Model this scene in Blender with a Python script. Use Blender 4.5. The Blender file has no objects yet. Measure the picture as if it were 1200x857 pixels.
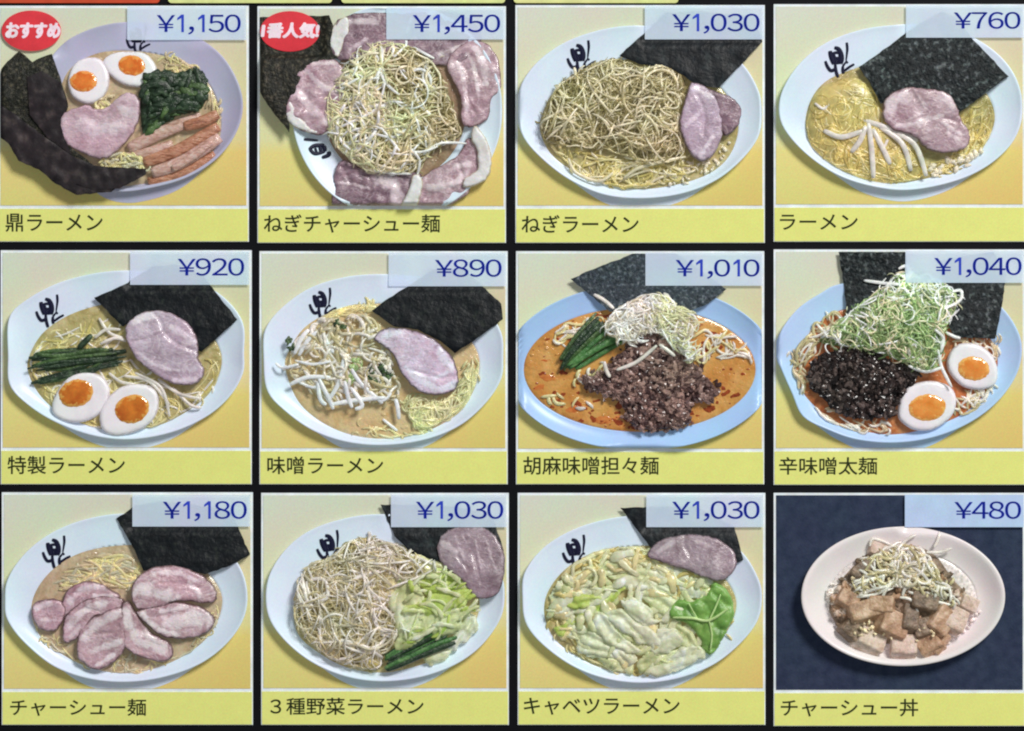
import bpy, math, random
import numpy as np
from mathutils import Vector, Matrix, noise as mnoise
from mathutils.geometry import delaunay_2d_cdt

# ------------------------------------------------------------------ camera, world, lamps
scene = bpy.context.scene
COL = scene.collection
MM = 0.001 / 3.0                 # one photo pixel of the screen plane = 1/3 mm
K = 2.957                        # drawing units per photo pixel inside one button
US = MM / K                      # one drawing unit in metres
W, H = 1200.0, 857.0

CAM_D = 1.5
cd = bpy.data.cameras.new("camera")
cam = bpy.data.objects.new("camera", cd)
COL.objects.link(cam)
cam.location = (0, -CAM_D, 0)
cam.rotation_euler = (math.radians(90), 0, 0)
cd.sensor_fit = 'HORIZONTAL'
cd.sensor_width = 36
cd.lens = 36 * CAM_D / (W * MM)
cd.clip_start = 0.05
cd.clip_end = 50
scene.camera = cam

world = bpy.data.worlds.new("World")
scene.world = world
world.use_nodes = True
bg = world.node_tree.nodes["Background"]
bg.inputs[0].default_value = (0.93, 0.96, 1.0, 1)
bg.inputs[1].default_value = 0.15

def lamp(name, loc, target, size, watts, colour):
    d = bpy.data.lights.new(name, 'AREA')
    d.shape = 'DISK'
    d.size = size
    d.energy = watts
    d.color = colour
    o = bpy.data.objects.new(name, d)
    COL.objects.link(o)
    o.location = loc
    o.rotation_euler = (Vector(target) - Vector(loc)).to_track_quat('-Z', 'Y').to_euler()
    return o

lamp("key_lamp", (1.35, -2.35, 1.8), (0, 0, 0), 0.9, 106, (1.0, 0.97, 0.93))  # key lamp added to shade the reliefs, not a ceiling fixture

scene.view_settings.view_transform = 'Standard'
scene.view_settings.look = 'None'
scene.view_settings.exposure = 0.0
scene.view_settings.gamma = 1.0
scene.cycles.filter_width = 2.1
scene.cycles.max_bounces = 6

# ------------------------------------------------------------------ materials
GLOW = 0.15                      # share of a pixel's own colour that the lit screen gives off

def lin(c):
    r = []
    for v in c[:3]:
        v = v / 255.0
        r.append(v / 12.92 if v <= 0.04045 else ((v + 0.055) / 1.055) ** 2.4)
    return (r[0], r[1], r[2], 1.0)

class NT:
    def __init__(self, m):
        self.t = m.node_tree
        self.n = self.t.nodes
        self.pos = self.n.new('ShaderNodeNewGeometry').outputs['Position']

    def link(self, a, b):
        self.t.links.new(a, b)

    def noise(self, size_u, detail=3, stretch=None, distort=0.0, angle=0.0, rough=0.55):
        src = self.pos
        if stretch:
            mp = self.n.new('ShaderNodeMapping')
            mp.inputs['Rotation'].default_value = (0, angle, 0)
            mp.inputs['Scale'].default_value = stretch
            self.link(src, mp.inputs[0])
            src = mp.outputs[0]
        nz = self.n.new('ShaderNodeTexNoise')
        nz.inputs['Scale'].default_value = 1.0 / (size_u * US)
        nz.inputs['Detail'].default_value = detail
        nz.inputs['Roughness'].default_value = rough
        nz.inputs['Distortion'].default_value = distort
        self.link(src, nz.inputs['Vector'])
        return nz.outputs['Fac']

    def ramp(self, fac, stops):
        r = self.n.new('ShaderNodeValToRGB')
        el = r.color_ramp.elements
        while len(el) < len(stops):
            el.new(0.5)
        for e, (p, c) in zip(el, stops):
            e.position = p
            e.color = lin(c)
        self.link(fac, r.inputs[0])
        return r.outputs[0]

    def mix(self, fac, a, b, mode='MIX'):
        m = self.n.new('ShaderNodeMix')
        m.data_type = 'RGBA'
        m.blend_type = mode
        for s, v in ((m.inputs[0], fac), (m.inputs[6], a), (m.inputs[7], b)):
            if hasattr(v, 'is_linked'):
                self.link(v, s)
            else:
                s.default_value = v
        return m.outputs[2]

    def attr(self, name):
        a = self.n.new('ShaderNodeAttribute')
        a.attribute_name = name
        return a.outputs['Fac']

    def rng(self, v, a, b, c, d):
        m = self.n.new('ShaderNodeMapRange')
        m.inputs[1].default_value = a
        m.inputs[2].default_value = b
        m.inputs[3].default_value = c
        m.inputs[4].default_value = d
        self.link(v, m.inputs[0])
        return m.outputs[0]

def finish(nt, m, colour, rough=0.5, spec=0.4, bump=None, bump_d=1.0, glow=None, grain=0.16, coat=0.0, tint=True, sss=0.0):
    """grain of the pixel grid, principled shader, screen glow"""
    b = nt.n['Principled BSDF']
    g = nt.n.new('ShaderNodeTexNoise')      # coloured grain of the panel's sub-pixels
    g.inputs['Scale'].default_value = 1.0 / (6.5 * US)
    g.inputs['Detail'].default_value = 1.5
    nt.link(nt.pos, g.inputs['Vector'])
    gv = nt.n.new('ShaderNodeVectorMath')
    gv.operation = 'MULTIPLY_ADD'
    nt.link(g.outputs['Color'], gv.inputs[0])
    k = grain * 2.6
    gv.inputs[1].default_value = (k, k * .8, k)
    gv.inputs[2].default_value = (1 - k * .5, 1 - k * .4, 1 - k * .5)
    c2 = nt.n.new('ShaderNodeVectorMath')
    c2.operation = 'MULTIPLY'
    nt.link(colour, c2.inputs[0])
    nt.link(gv.outputs[0], c2.inputs[1])
    out = c2.outputs[0]
    if tint:                     # slow colour drift of the panel (moire)
        big = nt.noise(170, 1)
        dr = nt.ramp(big, [(0.3, (255, 246, 250)), (0.7, (246, 255, 248))])
        out = nt.mix(0.8, out, dr, 'MULTIPLY')
    nt.link(out, b.inputs['Base Color'])
    nt.link(out, b.inputs['Emission Color'])
    b.inputs['Emission Strength'].default_value = GLOW if glow is None else glow
    b.inputs['Roughness'].default_value = rough
    b.inputs['Specular IOR Level'].default_value = spec
    if sss:                      # moist food lets light through
        b.subsurface_method = 'BURLEY'
        b.inputs['Subsurface Weight'].default_value = 0.55
        b.inputs['Subsurface Radius'].default_value = (1.0, 0.85, 0.7)
        b.inputs['Subsurface Scale'].default_value = sss * US
    if coat:
        b.inputs['Coat Weight'].default_value = coat
        b.inputs['Coat Roughness'].default_value = 0.12
    if bump is not None:
        bp = nt.n.new('ShaderNodeBump')
        bp.inputs['Strength'].default_value = 1.0
        bp.inputs['Distance'].default_value = bump_d * US
        nt.link(bump, bp.inputs['Height'])
        nt.link(bp.outputs[0], b.inputs['Normal'])
    return m

def new(name):
    m = bpy.data.materials.new(name)
    m.use_nodes = True
    return m, NT(m)

def speck(name, stops, size=20, detail=4, rough=0.5, spec=0.4, bump=0.0, bump_size=None, stretch=None,
          distort=0.0, glow=None, edge=None, grain=0.16, coat=0.0, angle=0.0, sss=0.0):
    """noise-ramp colour, optional tinted edge (edge = colour, width share)"""
    m, nt = new(name)
    f = nt.noise(size, detail, stretch, distort, angle)
    c = nt.ramp(f, stops)
    if edge:
        e = nt.attr('edge')
        j = nt.noise(14, 2)
        jj = nt.rng(j, 0.3, 0.7, -0.25, 0.25)
        ad = nt.n.new('ShaderNodeMath')
        ad.operation = 'ADD'
        nt.link(e, ad.inputs[0])
        nt.link(jj, ad.inputs[1])
        k = nt.rng(ad.outputs[0], edge[1] * 0.4, edge[1], 1.0, 0.0)
        c = nt.mix(k, c, lin(edge[0]))
    bp = nt.noise(bump_size or size * .5, 4, stretch) if bump else None
    return finish(nt, m, c, rough, spec, bp, bump, glow, grain, coat, True, sss)

def flat(name, c, rough=0.5, spec=0.3, glow=None, grain=0.12, tint=True, var=0.05):
    m, nt = new(name)
    f = nt.noise(60, 3)
    a = [min(255, v * (1 + var)) for v in c]
    b = [v * (1 - var) for v in c]
    return finish(nt, m, nt.ramp(f, [(0.3, b), (0.7, a)]), rough, spec, None, 0, glow, grain, 0, tint)

M = {}
M['black'] = flat('black_screen', (15, 16, 21), 0.5, 0.12, 0.0, grain=0.2)
M['white_frame'] = flat('white_frame', (222, 230, 234), 0.6, 0.1, tint=False)
M['caption'] = flat('caption_yellow', (218, 222, 128), 0.6, 0.1, var=0.01, tint=False)
M['ink'] = flat('dark_ink', (44, 50, 26), 0.6, 0.1, 0.1)
M['price_ink'] = flat('blue_ink', (44, 64, 176), 0.6, 0.1, 0.3)
M['badge'] = flat('badge_red', (214, 62, 72), 0.6, 0.1)
M['badge_ink'] = flat('badge_white', (238, 222, 234), 0.6, 0.1)
M['brush'] = flat('brush_ink', (22, 24, 52), 0.5, 0.2, 0.1)
M['tab_red'] = flat('tab_red', (196, 78, 52), 0.6, 0.1)
M['tab_yellow'] = flat('tab_yellow', (216, 222, 150), 0.6, 0.1)

def card(name, stops):
    """printed two-tone card behind the bowls"""
    m, nt = new(name)
    tc = nt.n.new('ShaderNodeTexCoord')
    sx = nt.n.new('ShaderNodeSeparateXYZ')
    nt.link(tc.outputs['Generated'], sx.inputs[0])
    c = nt.ramp(sx.outputs['Z'], stops)
    k = nt.rng(sx.outputs['X'], 0, 1, 0, 1)
    c = nt.mix(k, c, nt.mix(1.0, c, lin((253, 240, 228)), 'MULTIPLY'))
    return finish(nt, m, c, 0.6, 0.08, None, 0, None, 0.13)
M['card'] = card('yellow_card', [(0.0, (216, 205, 128)), (0.27, (222, 214, 138)), (0.335, (218, 217, 166)), (0.6, (214, 218, 181)), (1.0, (207, 216, 201))])
M['navy'] = speck('navy_cloth', [(0.3, (38, 48, 70)), (0.7, (54, 64, 86))], 40, 5, 0.8, 0.1, 2.0, 8)

def price_pane():
    m, nt = new('price_pane')
    f = nt.noise(80, 2)
    c = nt.ramp(f, [(0.3, (204, 221, 240)), (0.7, (212, 227, 242))])
    finish(nt, m, c, 0.5, 0.1, None, 0, 0.24, 0.08)
    out = nt.n['Material Output']
    tr = nt.n.new('ShaderNodeBsdfTransparent')
    mx = nt.n.new('ShaderNodeMixShader')
    mx.inputs[0].default_value = 0.54
    nt.link(tr.outputs[0], mx.inputs[1])
    nt.link(nt.n['Principled BSDF'].outputs[0], mx.inputs[2])
    nt.link(mx.outputs[0], out.inputs[0])
    return m
M['pane'] = price_pane()
M['pane_solid'] = flat('price_pane_solid', (180, 203, 236), 0.6, 0.1, var=0.02)

def glaze(name, c, rough=0.3):
    m, nt = new(name)
    f = nt.noise(150, 2)
    a = [min(250, v * 1.02) for v in c]
    b = [v * 0.985 for v in c]
    return finish(nt, m, nt.ramp(f, [(0.3, b), (0.7, a)]), rough, 0.3, None, 0, None, 0.09, 0.0)
M['bowl_white'] = glaze('white_glaze', (214, 230, 249))
M['bowl_shaded'] = glaze('shaded_white_glaze', (178, 180, 206))  # white bowl's shade put into a greyer, lilac base colour
M['bowl_blue'] = glaze('pale_blue_glaze', (164, 199, 243))
M['bowl_blue2'] = glaze('light_blue_glaze', (180, 209, 245))
M['bowl_pink'] = glaze('cream_white_glaze', (226, 222, 222))

def soup(name, c1, c2, c3, size=40):
    return speck(name, [(0.28, c1), (0.5, c2), (0.72, c3)], size, 4, 0.14, 0.5, 5.0, 20, coat=0.5, distort=0.6)
M['soup_clear'] = soup('clear_golden_soup', (150, 138, 82), (180, 168, 116), (200, 190, 146))
M['soup_beige'] = soup('beige_soup', (164, 142, 110), (188, 168, 138), (206, 190, 160))
M['soup_miso'] = soup('creamy_miso_soup', (194, 166, 116), (206, 184, 138), (212, 194, 152), 70)
M['soup_sesame'] = soup('sesame_chili_soup', (182, 120, 56), (200, 146, 78), (212, 164, 98), 80)
M['soup_spicy'] = soup('spicy_soup', (150, 78, 44), (186, 112, 66), (206, 146, 100), 30)
M['soup_brown'] = soup('brown_soup', (128, 104, 80), (156, 132, 108), (176, 154, 132))
M['chili_pale'] = speck('chili_oil_film', [(0.3, (184, 98, 46)), (0.7, (206, 132, 70))], 20, 2, 0.12, 0.5, coat=0.5)
M['chili'] = speck('chili_oil', [(0.3, (116, 44, 26)), (0.7, (158, 78, 40))], 10, 2, 0.2, 0.5)

def nori(name, dark, mid, light, size=16, hi=0.72, bump=3):
    return speck(name, [(0.30, dark), (0.55, mid), (hi, light)], size, 7, 0.45, 0.22, bump, size * .7, grain=0.22, glow=0.1)
M['nori'] = nori('dark_seaweed', (9, 13, 17), (21, 27, 32), (54, 64, 66), 30, 0.8)
M['nori_black'] = nori('black_seaweed', (8, 12, 16), (18, 24, 29), (50, 56, 50), 24, 0.8, 3)
M['nori_grain'] = nori('speckled_seaweed', (8, 13, 16), (30, 38, 41), (120, 131, 132), 19, 0.77, 8)
M['nori_grey'] = nori('grey_seaweed', (28, 36, 44), (56, 68, 76), (124, 140, 148), 13, 0.76, 6)
M['nori_brown'] = nori('brown_seaweed', (28, 25, 29), (47, 42, 45), (80, 72, 72), 40, 0.76, 2.5)
M['nori_green'] = nori('green_brown_seaweed', (16, 20, 18), (40, 41, 34), (104, 100, 84), 14, 0.76, 5)

def pork(name, meat, mid, fat, edge, size=55, ew=0.55, marb=0.35):
    """roast pork: mottled meat, traced streaks of fat ('fat' attribute), fine fibres, browned rim"""
    m, nt = new(name)
    f = nt.noise(size * 1.6, 3, (1.0, 1.0, 1.4), 1.2, 0.6)
    c = nt.ramp(f, [(0.32, meat), (0.6, mid)])
    fib = nt.noise(15, 3, (1.0, 1.0, 2.2), 0.8, 0.9)
    c = nt.mix(0.7, c, nt.ramp(fib, [(0.3, (212, 204, 212)), (0.6, (255, 255, 255))]), 'MULTIPLY')
    mar = nt.ramp(nt.noise(size * 1.6, 2, (1.0, 1.0, 1.3), 2.0, 0.3), [(0.455, (0, 0, 0)), (0.485, (255, 255, 255)), (0.5, (255, 255, 255)), (0.53, (0, 0, 0))])
    mk = nt.n.new('ShaderNodeMath')
    mk.operation = 'MULTIPLY'
    mk.inputs[1].default_value = marb
    nt.link(mar, mk.inputs[0])
    c = nt.mix(mk.outputs[0], c, lin(fat))
    fa = nt.n.new('ShaderNodeMath')
    fa.operation = 'ADD'
    nt.link(nt.attr('fat'), fa.inputs[0])
    nt.link(nt.rng(nt.noise(28, 4), 0.3, 0.7, -0.62, 0.5), fa.inputs[1])
    c = nt.mix(nt.rng(fa.outputs[0], 0.2, 0.95, 0.0, 0.92), c, lin(fat))
    e = nt.attr('edge')
    jj = nt.rng(nt.noise(16, 3), 0.3, 0.7, -0.35, 0.35)
    ad = nt.n.new('ShaderNodeMath')
    ad.operation = 'ADD'
    nt.link(e, ad.inputs[0])
    nt.link(jj, ad.inputs[1])
    k = nt.rng(ad.outputs[0], ew * 0.2, ew, 0.9, 0.0)
    c = nt.mix(k, c, lin(edge))
    return finish(nt, m, c, 0.34, 0.45, nt.noise(20, 4, (1, 1, 1.5), 0.8), 3.5, None, 0.13, 0.25, True, 7.0)
M['pork'] = pork('roast_pork', (156, 124, 136), (184, 158, 168), (222, 206, 214), (98, 72, 70))
M['pork_pink'] = pork('pink_roast_pork', (182, 148, 162), (204, 178, 190), (220, 204, 214), (126, 98, 104), 80, 0.4, 0.15)
M['pork_light'] = pork('light_roast_pork', (168, 148, 164), (194, 179, 196), (222, 212, 224), (98, 80, 82), 70)
M['pork_pale'] = pork('pale_fatty_pork', (208, 176, 196), (216, 206, 226), (224, 228, 242), (70, 58, 60), 90, 0.9, 0.1)
M['pork_grey'] = pork('grey_roast_pork', (130, 110, 120), (158, 142, 152), (188, 174, 182), (68, 56, 60), 50, 0.5, 0.2)
M['pork_dark'] = pork('purple_roast_pork', (106, 84, 96), (152, 128, 140), (208, 194, 202), (70, 54, 58), 44, 0.5, 0.3)
M['pork_seared'] = pork('seared_fatty_pork', (166, 130, 140), (204, 174, 184), (230, 218, 224), (86, 62, 62), 60, 0.8, 0.4)
M['fat'] = speck('pork_fat', [(0.3, (206, 204, 202)), (0.7, (226, 228, 232))], 40, 3, 0.35, 0.4, 3, 20, edge=((190, 180, 160), 0.5))
M['egg_white'] = speck('egg_white', [(0.3, (228, 228, 234)), (0.7, (238, 238, 242))], 60, 2, 0.3, 0.4, edge=((206, 200, 204), 0.35), grain=0.08, sss=9.0)  # greyer edge colour paints the shading around the egg's rim
def yolk(name, c1, c2, rim):
    return speck(name, [(0.3, c1), (0.7, c2)], 40, 3, 0.12, 0.6, 1.5, 24, edge=(rim, 0.3), coat=0.6)
M['yolk'] = yolk('soft_yolk', (206, 96, 34), (226, 136, 58), (232, 160, 84))
M['yolk_light'] = yolk('light_soft_yolk', (214, 124, 44), (230, 158, 78), (232, 180, 100))
M['yolk_dark'] = yolk('dark_soft_yolk', (178, 88, 26), (212, 126, 44), (222, 166, 84))

def strand(name, c, v=0.11, rough=0.26, size=40):
    a = [min(252, x * (1 + v)) for x in c]
    b = [x * (1 - v) for x in c]
    return speck(name, [(0.3, b), (0.7, a)], size, 3, rough, 0.5, 0, grain=0.12, sss=6.0)
for k, c in {'leek_cream': (216, 209, 180), 'leek_tan': (186, 177, 138), 'leek_brown': (144, 136, 94), 'leek_green': (200, 204, 164),
             'leek_white': (222, 226, 226), 'leek_yellow': (204, 202, 156), 'leek_dark': (118, 111, 78), 'leek_fresh': (152, 178, 122),
             'leek_deep': (104, 130, 84), 'sprout': (214, 212, 204), 'sprout_white': (222, 230, 240), 'sprout_grey': (188, 184, 160),
             'noodle_gold': (188, 176, 112), 'noodle_pale': (206, 198, 148), 'noodle_deep': (166, 152, 90), 'noodle_cream': (212, 212, 170),
             'noodle_green': (194, 198, 150), 'tan_noodle': (194, 178, 148), 'gap_shade_olive': (122, 114, 76), 'gap_shade_tan': (124, 114, 84),  # heap bases are darkened to paint shade into gaps between strands
             'gap_shade_green': (98, 110, 68)}.items():
    M[k] = strand(k, c)
M['green'] = speck('dark_greens', [(0.3, (24, 38, 28)), (0.55, (44, 64, 46)), (0.75, (84, 106, 80))], 22, 4, 0.3, 0.5, 4, 9)
M['green_bright'] = speck('bright_greens', [(0.3, (44, 84, 46)), (0.55, (78, 124, 70)), (0.75, (124, 160, 104))], 24, 4, 0.3, 0.5, 4, 9)
M['green_mid'] = speck('mid_greens', [(0.3, (40, 60, 34)), (0.55, (72, 98, 58)), (0.75, (110, 136, 86))], 24, 4, 0.3, 0.5, 4, 9)
M['bamboo_pale'] = speck('pale_bamboo_shoot', [(0.28, (160, 118, 104)), (0.5, (198, 162, 150)), (0.72, (220, 198, 192))], 30, 5, 0.22, 0.5, 3, 14, (1, 1, 3.0), 0.8, angle=-0.4, coat=0.4, sss=6.0)
M['bamboo'] = speck('bamboo_shoot', [(0.28, (128, 80, 58)), (0.5, (180, 126, 100)), (0.72, (206, 160, 136))], 30, 5, 0.25, 0.5, 4, 14, (1, 1, 3.0), 0.8, angle=-0.4, coat=0.3)
def cabbage(name, a, b, c):
    return speck(name, [(0.2, a), (0.5, b), (0.75, c)], 80, 3, 0.38, 0.4, 2.5, 18, distort=1.0, sss=7.0)
M['cabbage'] = cabbage('cabbage_pale', (140, 156, 96), (198, 206, 158), (220, 226, 206))
M['cabbage_cream'] = cabbage('cabbage_cream', (162, 172, 126), (206, 212, 182), (220, 230, 232))
M['cabbage_lime'] = cabbage('cabbage_lime', (128, 160, 60), (178, 198, 104), (218, 228, 188))
M['cabbage_green'] = cabbage('cabbage_green', (76, 124, 54), (116, 160, 78), (164, 198, 124))
M['vein'] = strand('cabbage_vein', (176, 204, 138))
for k, c in {'mince_a': (104, 84, 80), 'mince_b': (146, 122, 114), 'mince_c': (62, 46, 46), 'dark_a': (46, 39, 38), 'dark_b': (88, 77, 74),
             'dark_c': (27, 23, 23), 'sesame': (222, 206, 172), 'rice': (222, 214, 212), 'foam': (216, 210, 190)}.items():
    M[k] = strand(k, c, 0.14, 0.25, 9)
M['cube'] = speck('stewed_pork', [(0.28, (128, 96, 72)), (0.5, (178, 144, 116)), (0.72, (212, 184, 160))], 30, 4, 0.4, 0.4, 5, 12)
M['cube_pale'] = speck('pale_stewed_pork', [(0.28, (176, 148, 130)), (0.5, (206, 184, 168)), (0.72, (222, 206, 196))], 26, 4, 0.4, 0.4, 5, 12)
M['cube_dark'] = speck('dark_stewed_pork', [(0.28, (84, 70, 58)), (0.5, (120, 102, 84)), (0.72, (166, 144, 124))], 26, 4, 0.4, 0.4, 5, 12)

# ------------------------------------------------------------------ geometry helpers
class Button:
    """the menu button being built: window origin in photo pixels, picture frame, clamp boxes"""
    cur = None

def catmull(pts, n=6, closed=True):
    p = np.asarray(pts, float)
    N = len(p)
    out = []
    rng = range(N) if closed else range(N - 1)
    for i in rng:
        if closed:
            a, b, c, d = p[(i - 1) % N], p[i], p[(i + 1) % N], p[(i + 2) % N]
        else:
            a, b, c, d = p[max(i - 1, 0)], p[i], p[i + 1], p[min(i + 2, N - 1)]
        for k in range(n):
            t = k / n
            out.append(0.5 * ((2 * b) + (c - a) * t + (2 * a - 5 * b + 4 * c - d) * t * t + (3 * b - a - 3 * c + d) * t ** 3))
    if not closed:
        out.append(p[-1])
    return np.array(out)

def densify(pts, step=14, jitter=0.0, seed=0):
    rnd = random.Random(seed)
    p = np.asarray(pts, float)
    out = []
    for i in range(len(p)):
        a, b = p[i], p[(i + 1) % len(p)]
        n = max(1, int(np.linalg.norm(b - a) / step))
        for k in range(n):
            q = a + (b - a) * k / n
            out.append(q + np.array([rnd.uniform(-jitter, jitter), rnd.uniform(-jitter, jitter)]) * (1 if k else 0.4))
    return np.array(out)

def inside(poly, q):
    x, y = q[:, 0], q[:, 1]
    r = np.zeros(len(q), bool)
    n = len(poly)
    j = n - 1
    for i in range(n):
        xi, yi = poly[i]
        xj, yj = poly[j]
        c = ((yi > y) != (yj > y)) & (x < (xj - xi) * (y - yi) / (yj - yi + 1e-12) + xi)
        r ^= c
        j = i
    return r

def bdist(poly, q):
    d = np.full(len(q), 1e9)
    n = len(poly)
    for i in range(n):
        a, b = poly[i], poly[(i + 1) % n]
        ab = b - a
        t = np.clip(((q - a) @ ab) / (ab @ ab + 1e-9), 0, 1)
        e = q - (a + t[:, None] * ab)
        d = np.minimum(d, np.hypot(e[:, 0], e[:, 1]))
    return d

class Region:
    """outline rasterised once: quick inside test and distance to the border"""
    cache = {}
    G = 3.0
    def __init__(self, poly):
        self.o = poly.min(0) - 6
        n = np.ceil((poly.max(0) + 6 - self.o) / self.G).astype(int) + 1
        gx, gy = np.meshgrid(self.o[0] + np.arange(n[0]) * self.G, self.o[1] + np.arange(n[1]) * self.G)
        q = np.stack([gx.ravel(), gy.ravel()], 1)
        ins = inside(poly, q)
        d = np.zeros(len(q))
        d[ins] = bdist(poly, q[ins])
        self.ins = ins.reshape(n[1], n[0])
        self.d = d.reshape(n[1], n[0])
        self.n = n
    def idx(self, q):
        i = np.clip(np.rint((q - self.o) / self.G).astype(int), 0, self.n - 1)
        return i[:, 1], i[:, 0]
    def has(self, x, y):
        i = int(round((x - self.o[0]) / self.G))
        j = int(round((y - self.o[1]) / self.G))
        return 0 <= i < self.n[0] and 0 <= j < self.n[1] and bool(self.ins[j, i])
    def dist(self, q):
        f = np.clip((q - self.o) / self.G, 0, self.n - 1.001)
        i = f.astype(int)
        t = f - i
        x, y = i[:, 0], i[:, 1]
        d = self.d
        return (d[y, x] * (1 - t[:, 0]) * (1 - t[:, 1]) + d[y, x + 1] * t[:, 0] * (1 - t[:, 1])
                + d[y + 1, x] * (1 - t[:, 0]) * t[:, 1] + d[y + 1, x + 1] * t[:, 0] * t[:, 1])

def region(poly):
    poly = np.asarray(poly, float)
    k = poly.tobytes()
    if k not in Region.cache:
        Region.cache[k] = Region(poly)
    return Region.cache[k]

class MB:
    def __init__(self):
        self.v, self.f, self.m, self.e, self.p = [], [], [], [], []
        self.n = 0

    def add(self, verts, faces, mi=0, edge=None, paint=None):
        verts = np.asarray(verts, float)
        self.v.append(verts)
        o = self.n
        self.f.extend([tuple(int(i) + o for i in f) for f in faces])
        self.m.extend([mi] * len(faces))
        self.e.append(np.ones(len(verts)) if edge is None else np.asarray(edge, float))
        self.p.append(np.zeros(len(verts)) if paint is None else np.asarray(paint, float))
        self.n += len(verts)

    def build(self, name, mats, parent, raw=False, smooth=True, kind=None, label=None):
        b = Button.cur
        v = np.concatenate(self.v)
        if not raw:
            v = warp(v)
        X = (b.x0 + v[:, 0] / K - W / 2) * MM - b.loc[0]
        Z = (H / 2 - (b.y0 + v[:, 1] / K)) * MM - b.loc[2]
        Y = -v[:, 2] * US - b.loc[1]
        me = bpy.data.meshes.new(name)
        me.from_pydata(np.stack([X, Y, Z], 1).tolist(), [], self.f)
        if not isinstance(mats, (list, tuple)):
            mats = [mats]
        for m in mats:
            me.materials.append(m)
        me.polygons.foreach_set('material_index', np.array(self.m, np.int32))
        me.polygons.foreach_set('use_smooth', np.full(len(self.f), smooth))
        at = me.attributes.new('edge', 'FLOAT', 'POINT')
        at.data.foreach_set('value', np.concatenate(self.e).astype(np.float32))
        if any(p.any() for p in self.p):
            at = me.attributes.new('fat', 'FLOAT', 'POINT')
            at.data.foreach_set('value', np.concatenate(self.p).astype(np.float32))
        me.update()
        o = bpy.data.objects.new(name, me)
        COL.objects.link(o)
        o.parent = parent
        if kind:
            o['kind'] = kind
        if label:
            o['label'] = label
        return o

def warp(v):
    """the dish tips away from the viewer towards its far side; everything stays under the price pane"""
    b = Button.cur
    v = v.copy()
    x0, y0, x1, y1 = b.pic
    t = np.clip((v[:, 1] - (y0 + 90)) / 240.0, 0, 1)
    t = t * t * (3 - 2 * t)
    v[:, 2] = v[:, 2] * (0.42 + 0.58 * t)
    e = np.minimum(np.minimum(y1 - v[:, 1], v[:, 0] - x0), x1 - v[:, 0])
    e = np.clip(e / 9.0, 0, 1)
    v[:, 2] = v[:, 2] * (0.14 + 0.86 * e * e * (3 - 2 * e))
    v[:, 0] = np.clip(v[:, 0], x0 + .5, x1 - .5)
    v[:, 1] = np.clip(v[:, 1], y0 + .5, y1 - .5)
    for (a, c, d, e) in b.low:
        dx = np.maximum(np.maximum(a - v[:, 0], v[:, 0] - d), 0)
        dy = np.maximum(np.maximum(c - v[:, 1], v[:, 1] - e), 0)
        w = np.clip((np.hypot(dx, dy) - 3) / 26.0, 0, 1)
        w = w * w * (3 - 2 * w)
        v[:, 2] = v[:, 2] * w + 10.8 * (1 - np.exp(-np.maximum(v[:, 2], 0) / 13.0)) * (1 - w)
    return v

def pn(q, size, seed):
    return np.array([mnoise.noise((x / size, y / size, seed * 7.31)) for x, y in q])

def pillow(mb, poly, z0, h, edge=20, step=11, amp=0.0, size=30, seed=0, mi=0, base=0.0, extra=None, tilt=(0, 0), paint=None):
    """a body over a traced outline: rounded shoulder of the given width, uneven top, side wall down to base"""
    poly = np.asarray(poly, float)
    x0, y0 = poly.min(0)
    x1, y1 = poly.max(0)
    gx, gy = np.meshgrid(np.arange(x0, x1, step), np.arange(y0, y1, step * 0.87))
    gx[1::2] += step / 2
    q = np.stack([gx.ravel(), gy.ravel()], 1)
    q = q[inside(poly, q)]
    if len(q):
        q = q[bdist(poly, q) > step * 0.45]
    rim = []
    if edge > step * 0.4:           # a ring close to the border keeps the shoulder round
        d = poly - poly.mean(0)
        r = poly - d / (np.linalg.norm(d, axis=1)[:, None] + 1e-6) * min(edge * 0.25, 5)
        r = r[inside(poly, r)]
        rim = list(r)
    q = np.array(list(q) + rim) if rim else q
    n = len(poly)
    allp = np.concatenate([poly, q]) if len(q) else poly
    res = delaunay_2d_cdt([Vector(p) for p in allp], [], [list(range(n))], 1, 1e-4)
    vs = np.array([(p.x, p.y) for p in res[0]])
    d = bdist(poly, vs)
    t = np.clip(d / edge, 0, 1)
    z = z0 + h * np.sqrt(np.clip(1 - (1 - t) ** 2, 0, 1))
    if amp:
        z = z + amp * pn(vs, size, seed) * np.clip(t * 2, 0, 1)
    if extra is not None:
        z = z + extra(vs, t)
    c = vs.mean(0)
    z = z + (vs[:, 0] - c[0]) * tilt[0] + (vs[:, 1] - c[1]) * tilt[1]
    z = np.maximum(z, base + 0.5)
    faces = []
    for f in res[2]:
        a, b2, c2 = (vs[i] for i in f[:3])
        cr = (b2[0] - a[0]) * (c2[1] - a[1]) - (b2[1] - a[1]) * (c2[0] - a[0])
        faces.append(tuple(f) if cr < 0 else tuple(reversed(f)))
    V = np.concatenate([vs, z[:, None]], 1)
    mb.add(V, faces, mi, t, None if paint is None else paint(vs))
    # side wall from the outline
    idx = np.where(d < 1e-3)[0]
    top = []
    for p in poly:
        k = np.argmin(((vs - p) ** 2).sum(1))
        top.append(z[k])
    ring_t = np.concatenate([poly, np.array(top)[:, None]], 1)
    ring_b = np.concatenate([poly, np.full((n, 1), base)], 1)
    area = np.sum(poly[:, 0] * np.roll(poly[:, 1], -1) - np.roll(poly[:, 0], -1) * poly[:, 1])
    fs = []
    for i in range(n):
        j = (i + 1) % n
        fs.append((i, j, n + j, n + i) if area > 0 else (j, i, n + i, n + j))
    mb.add(np.concatenate([ring_t, ring_b]), fs, mi, np.zeros(2 * n))

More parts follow.
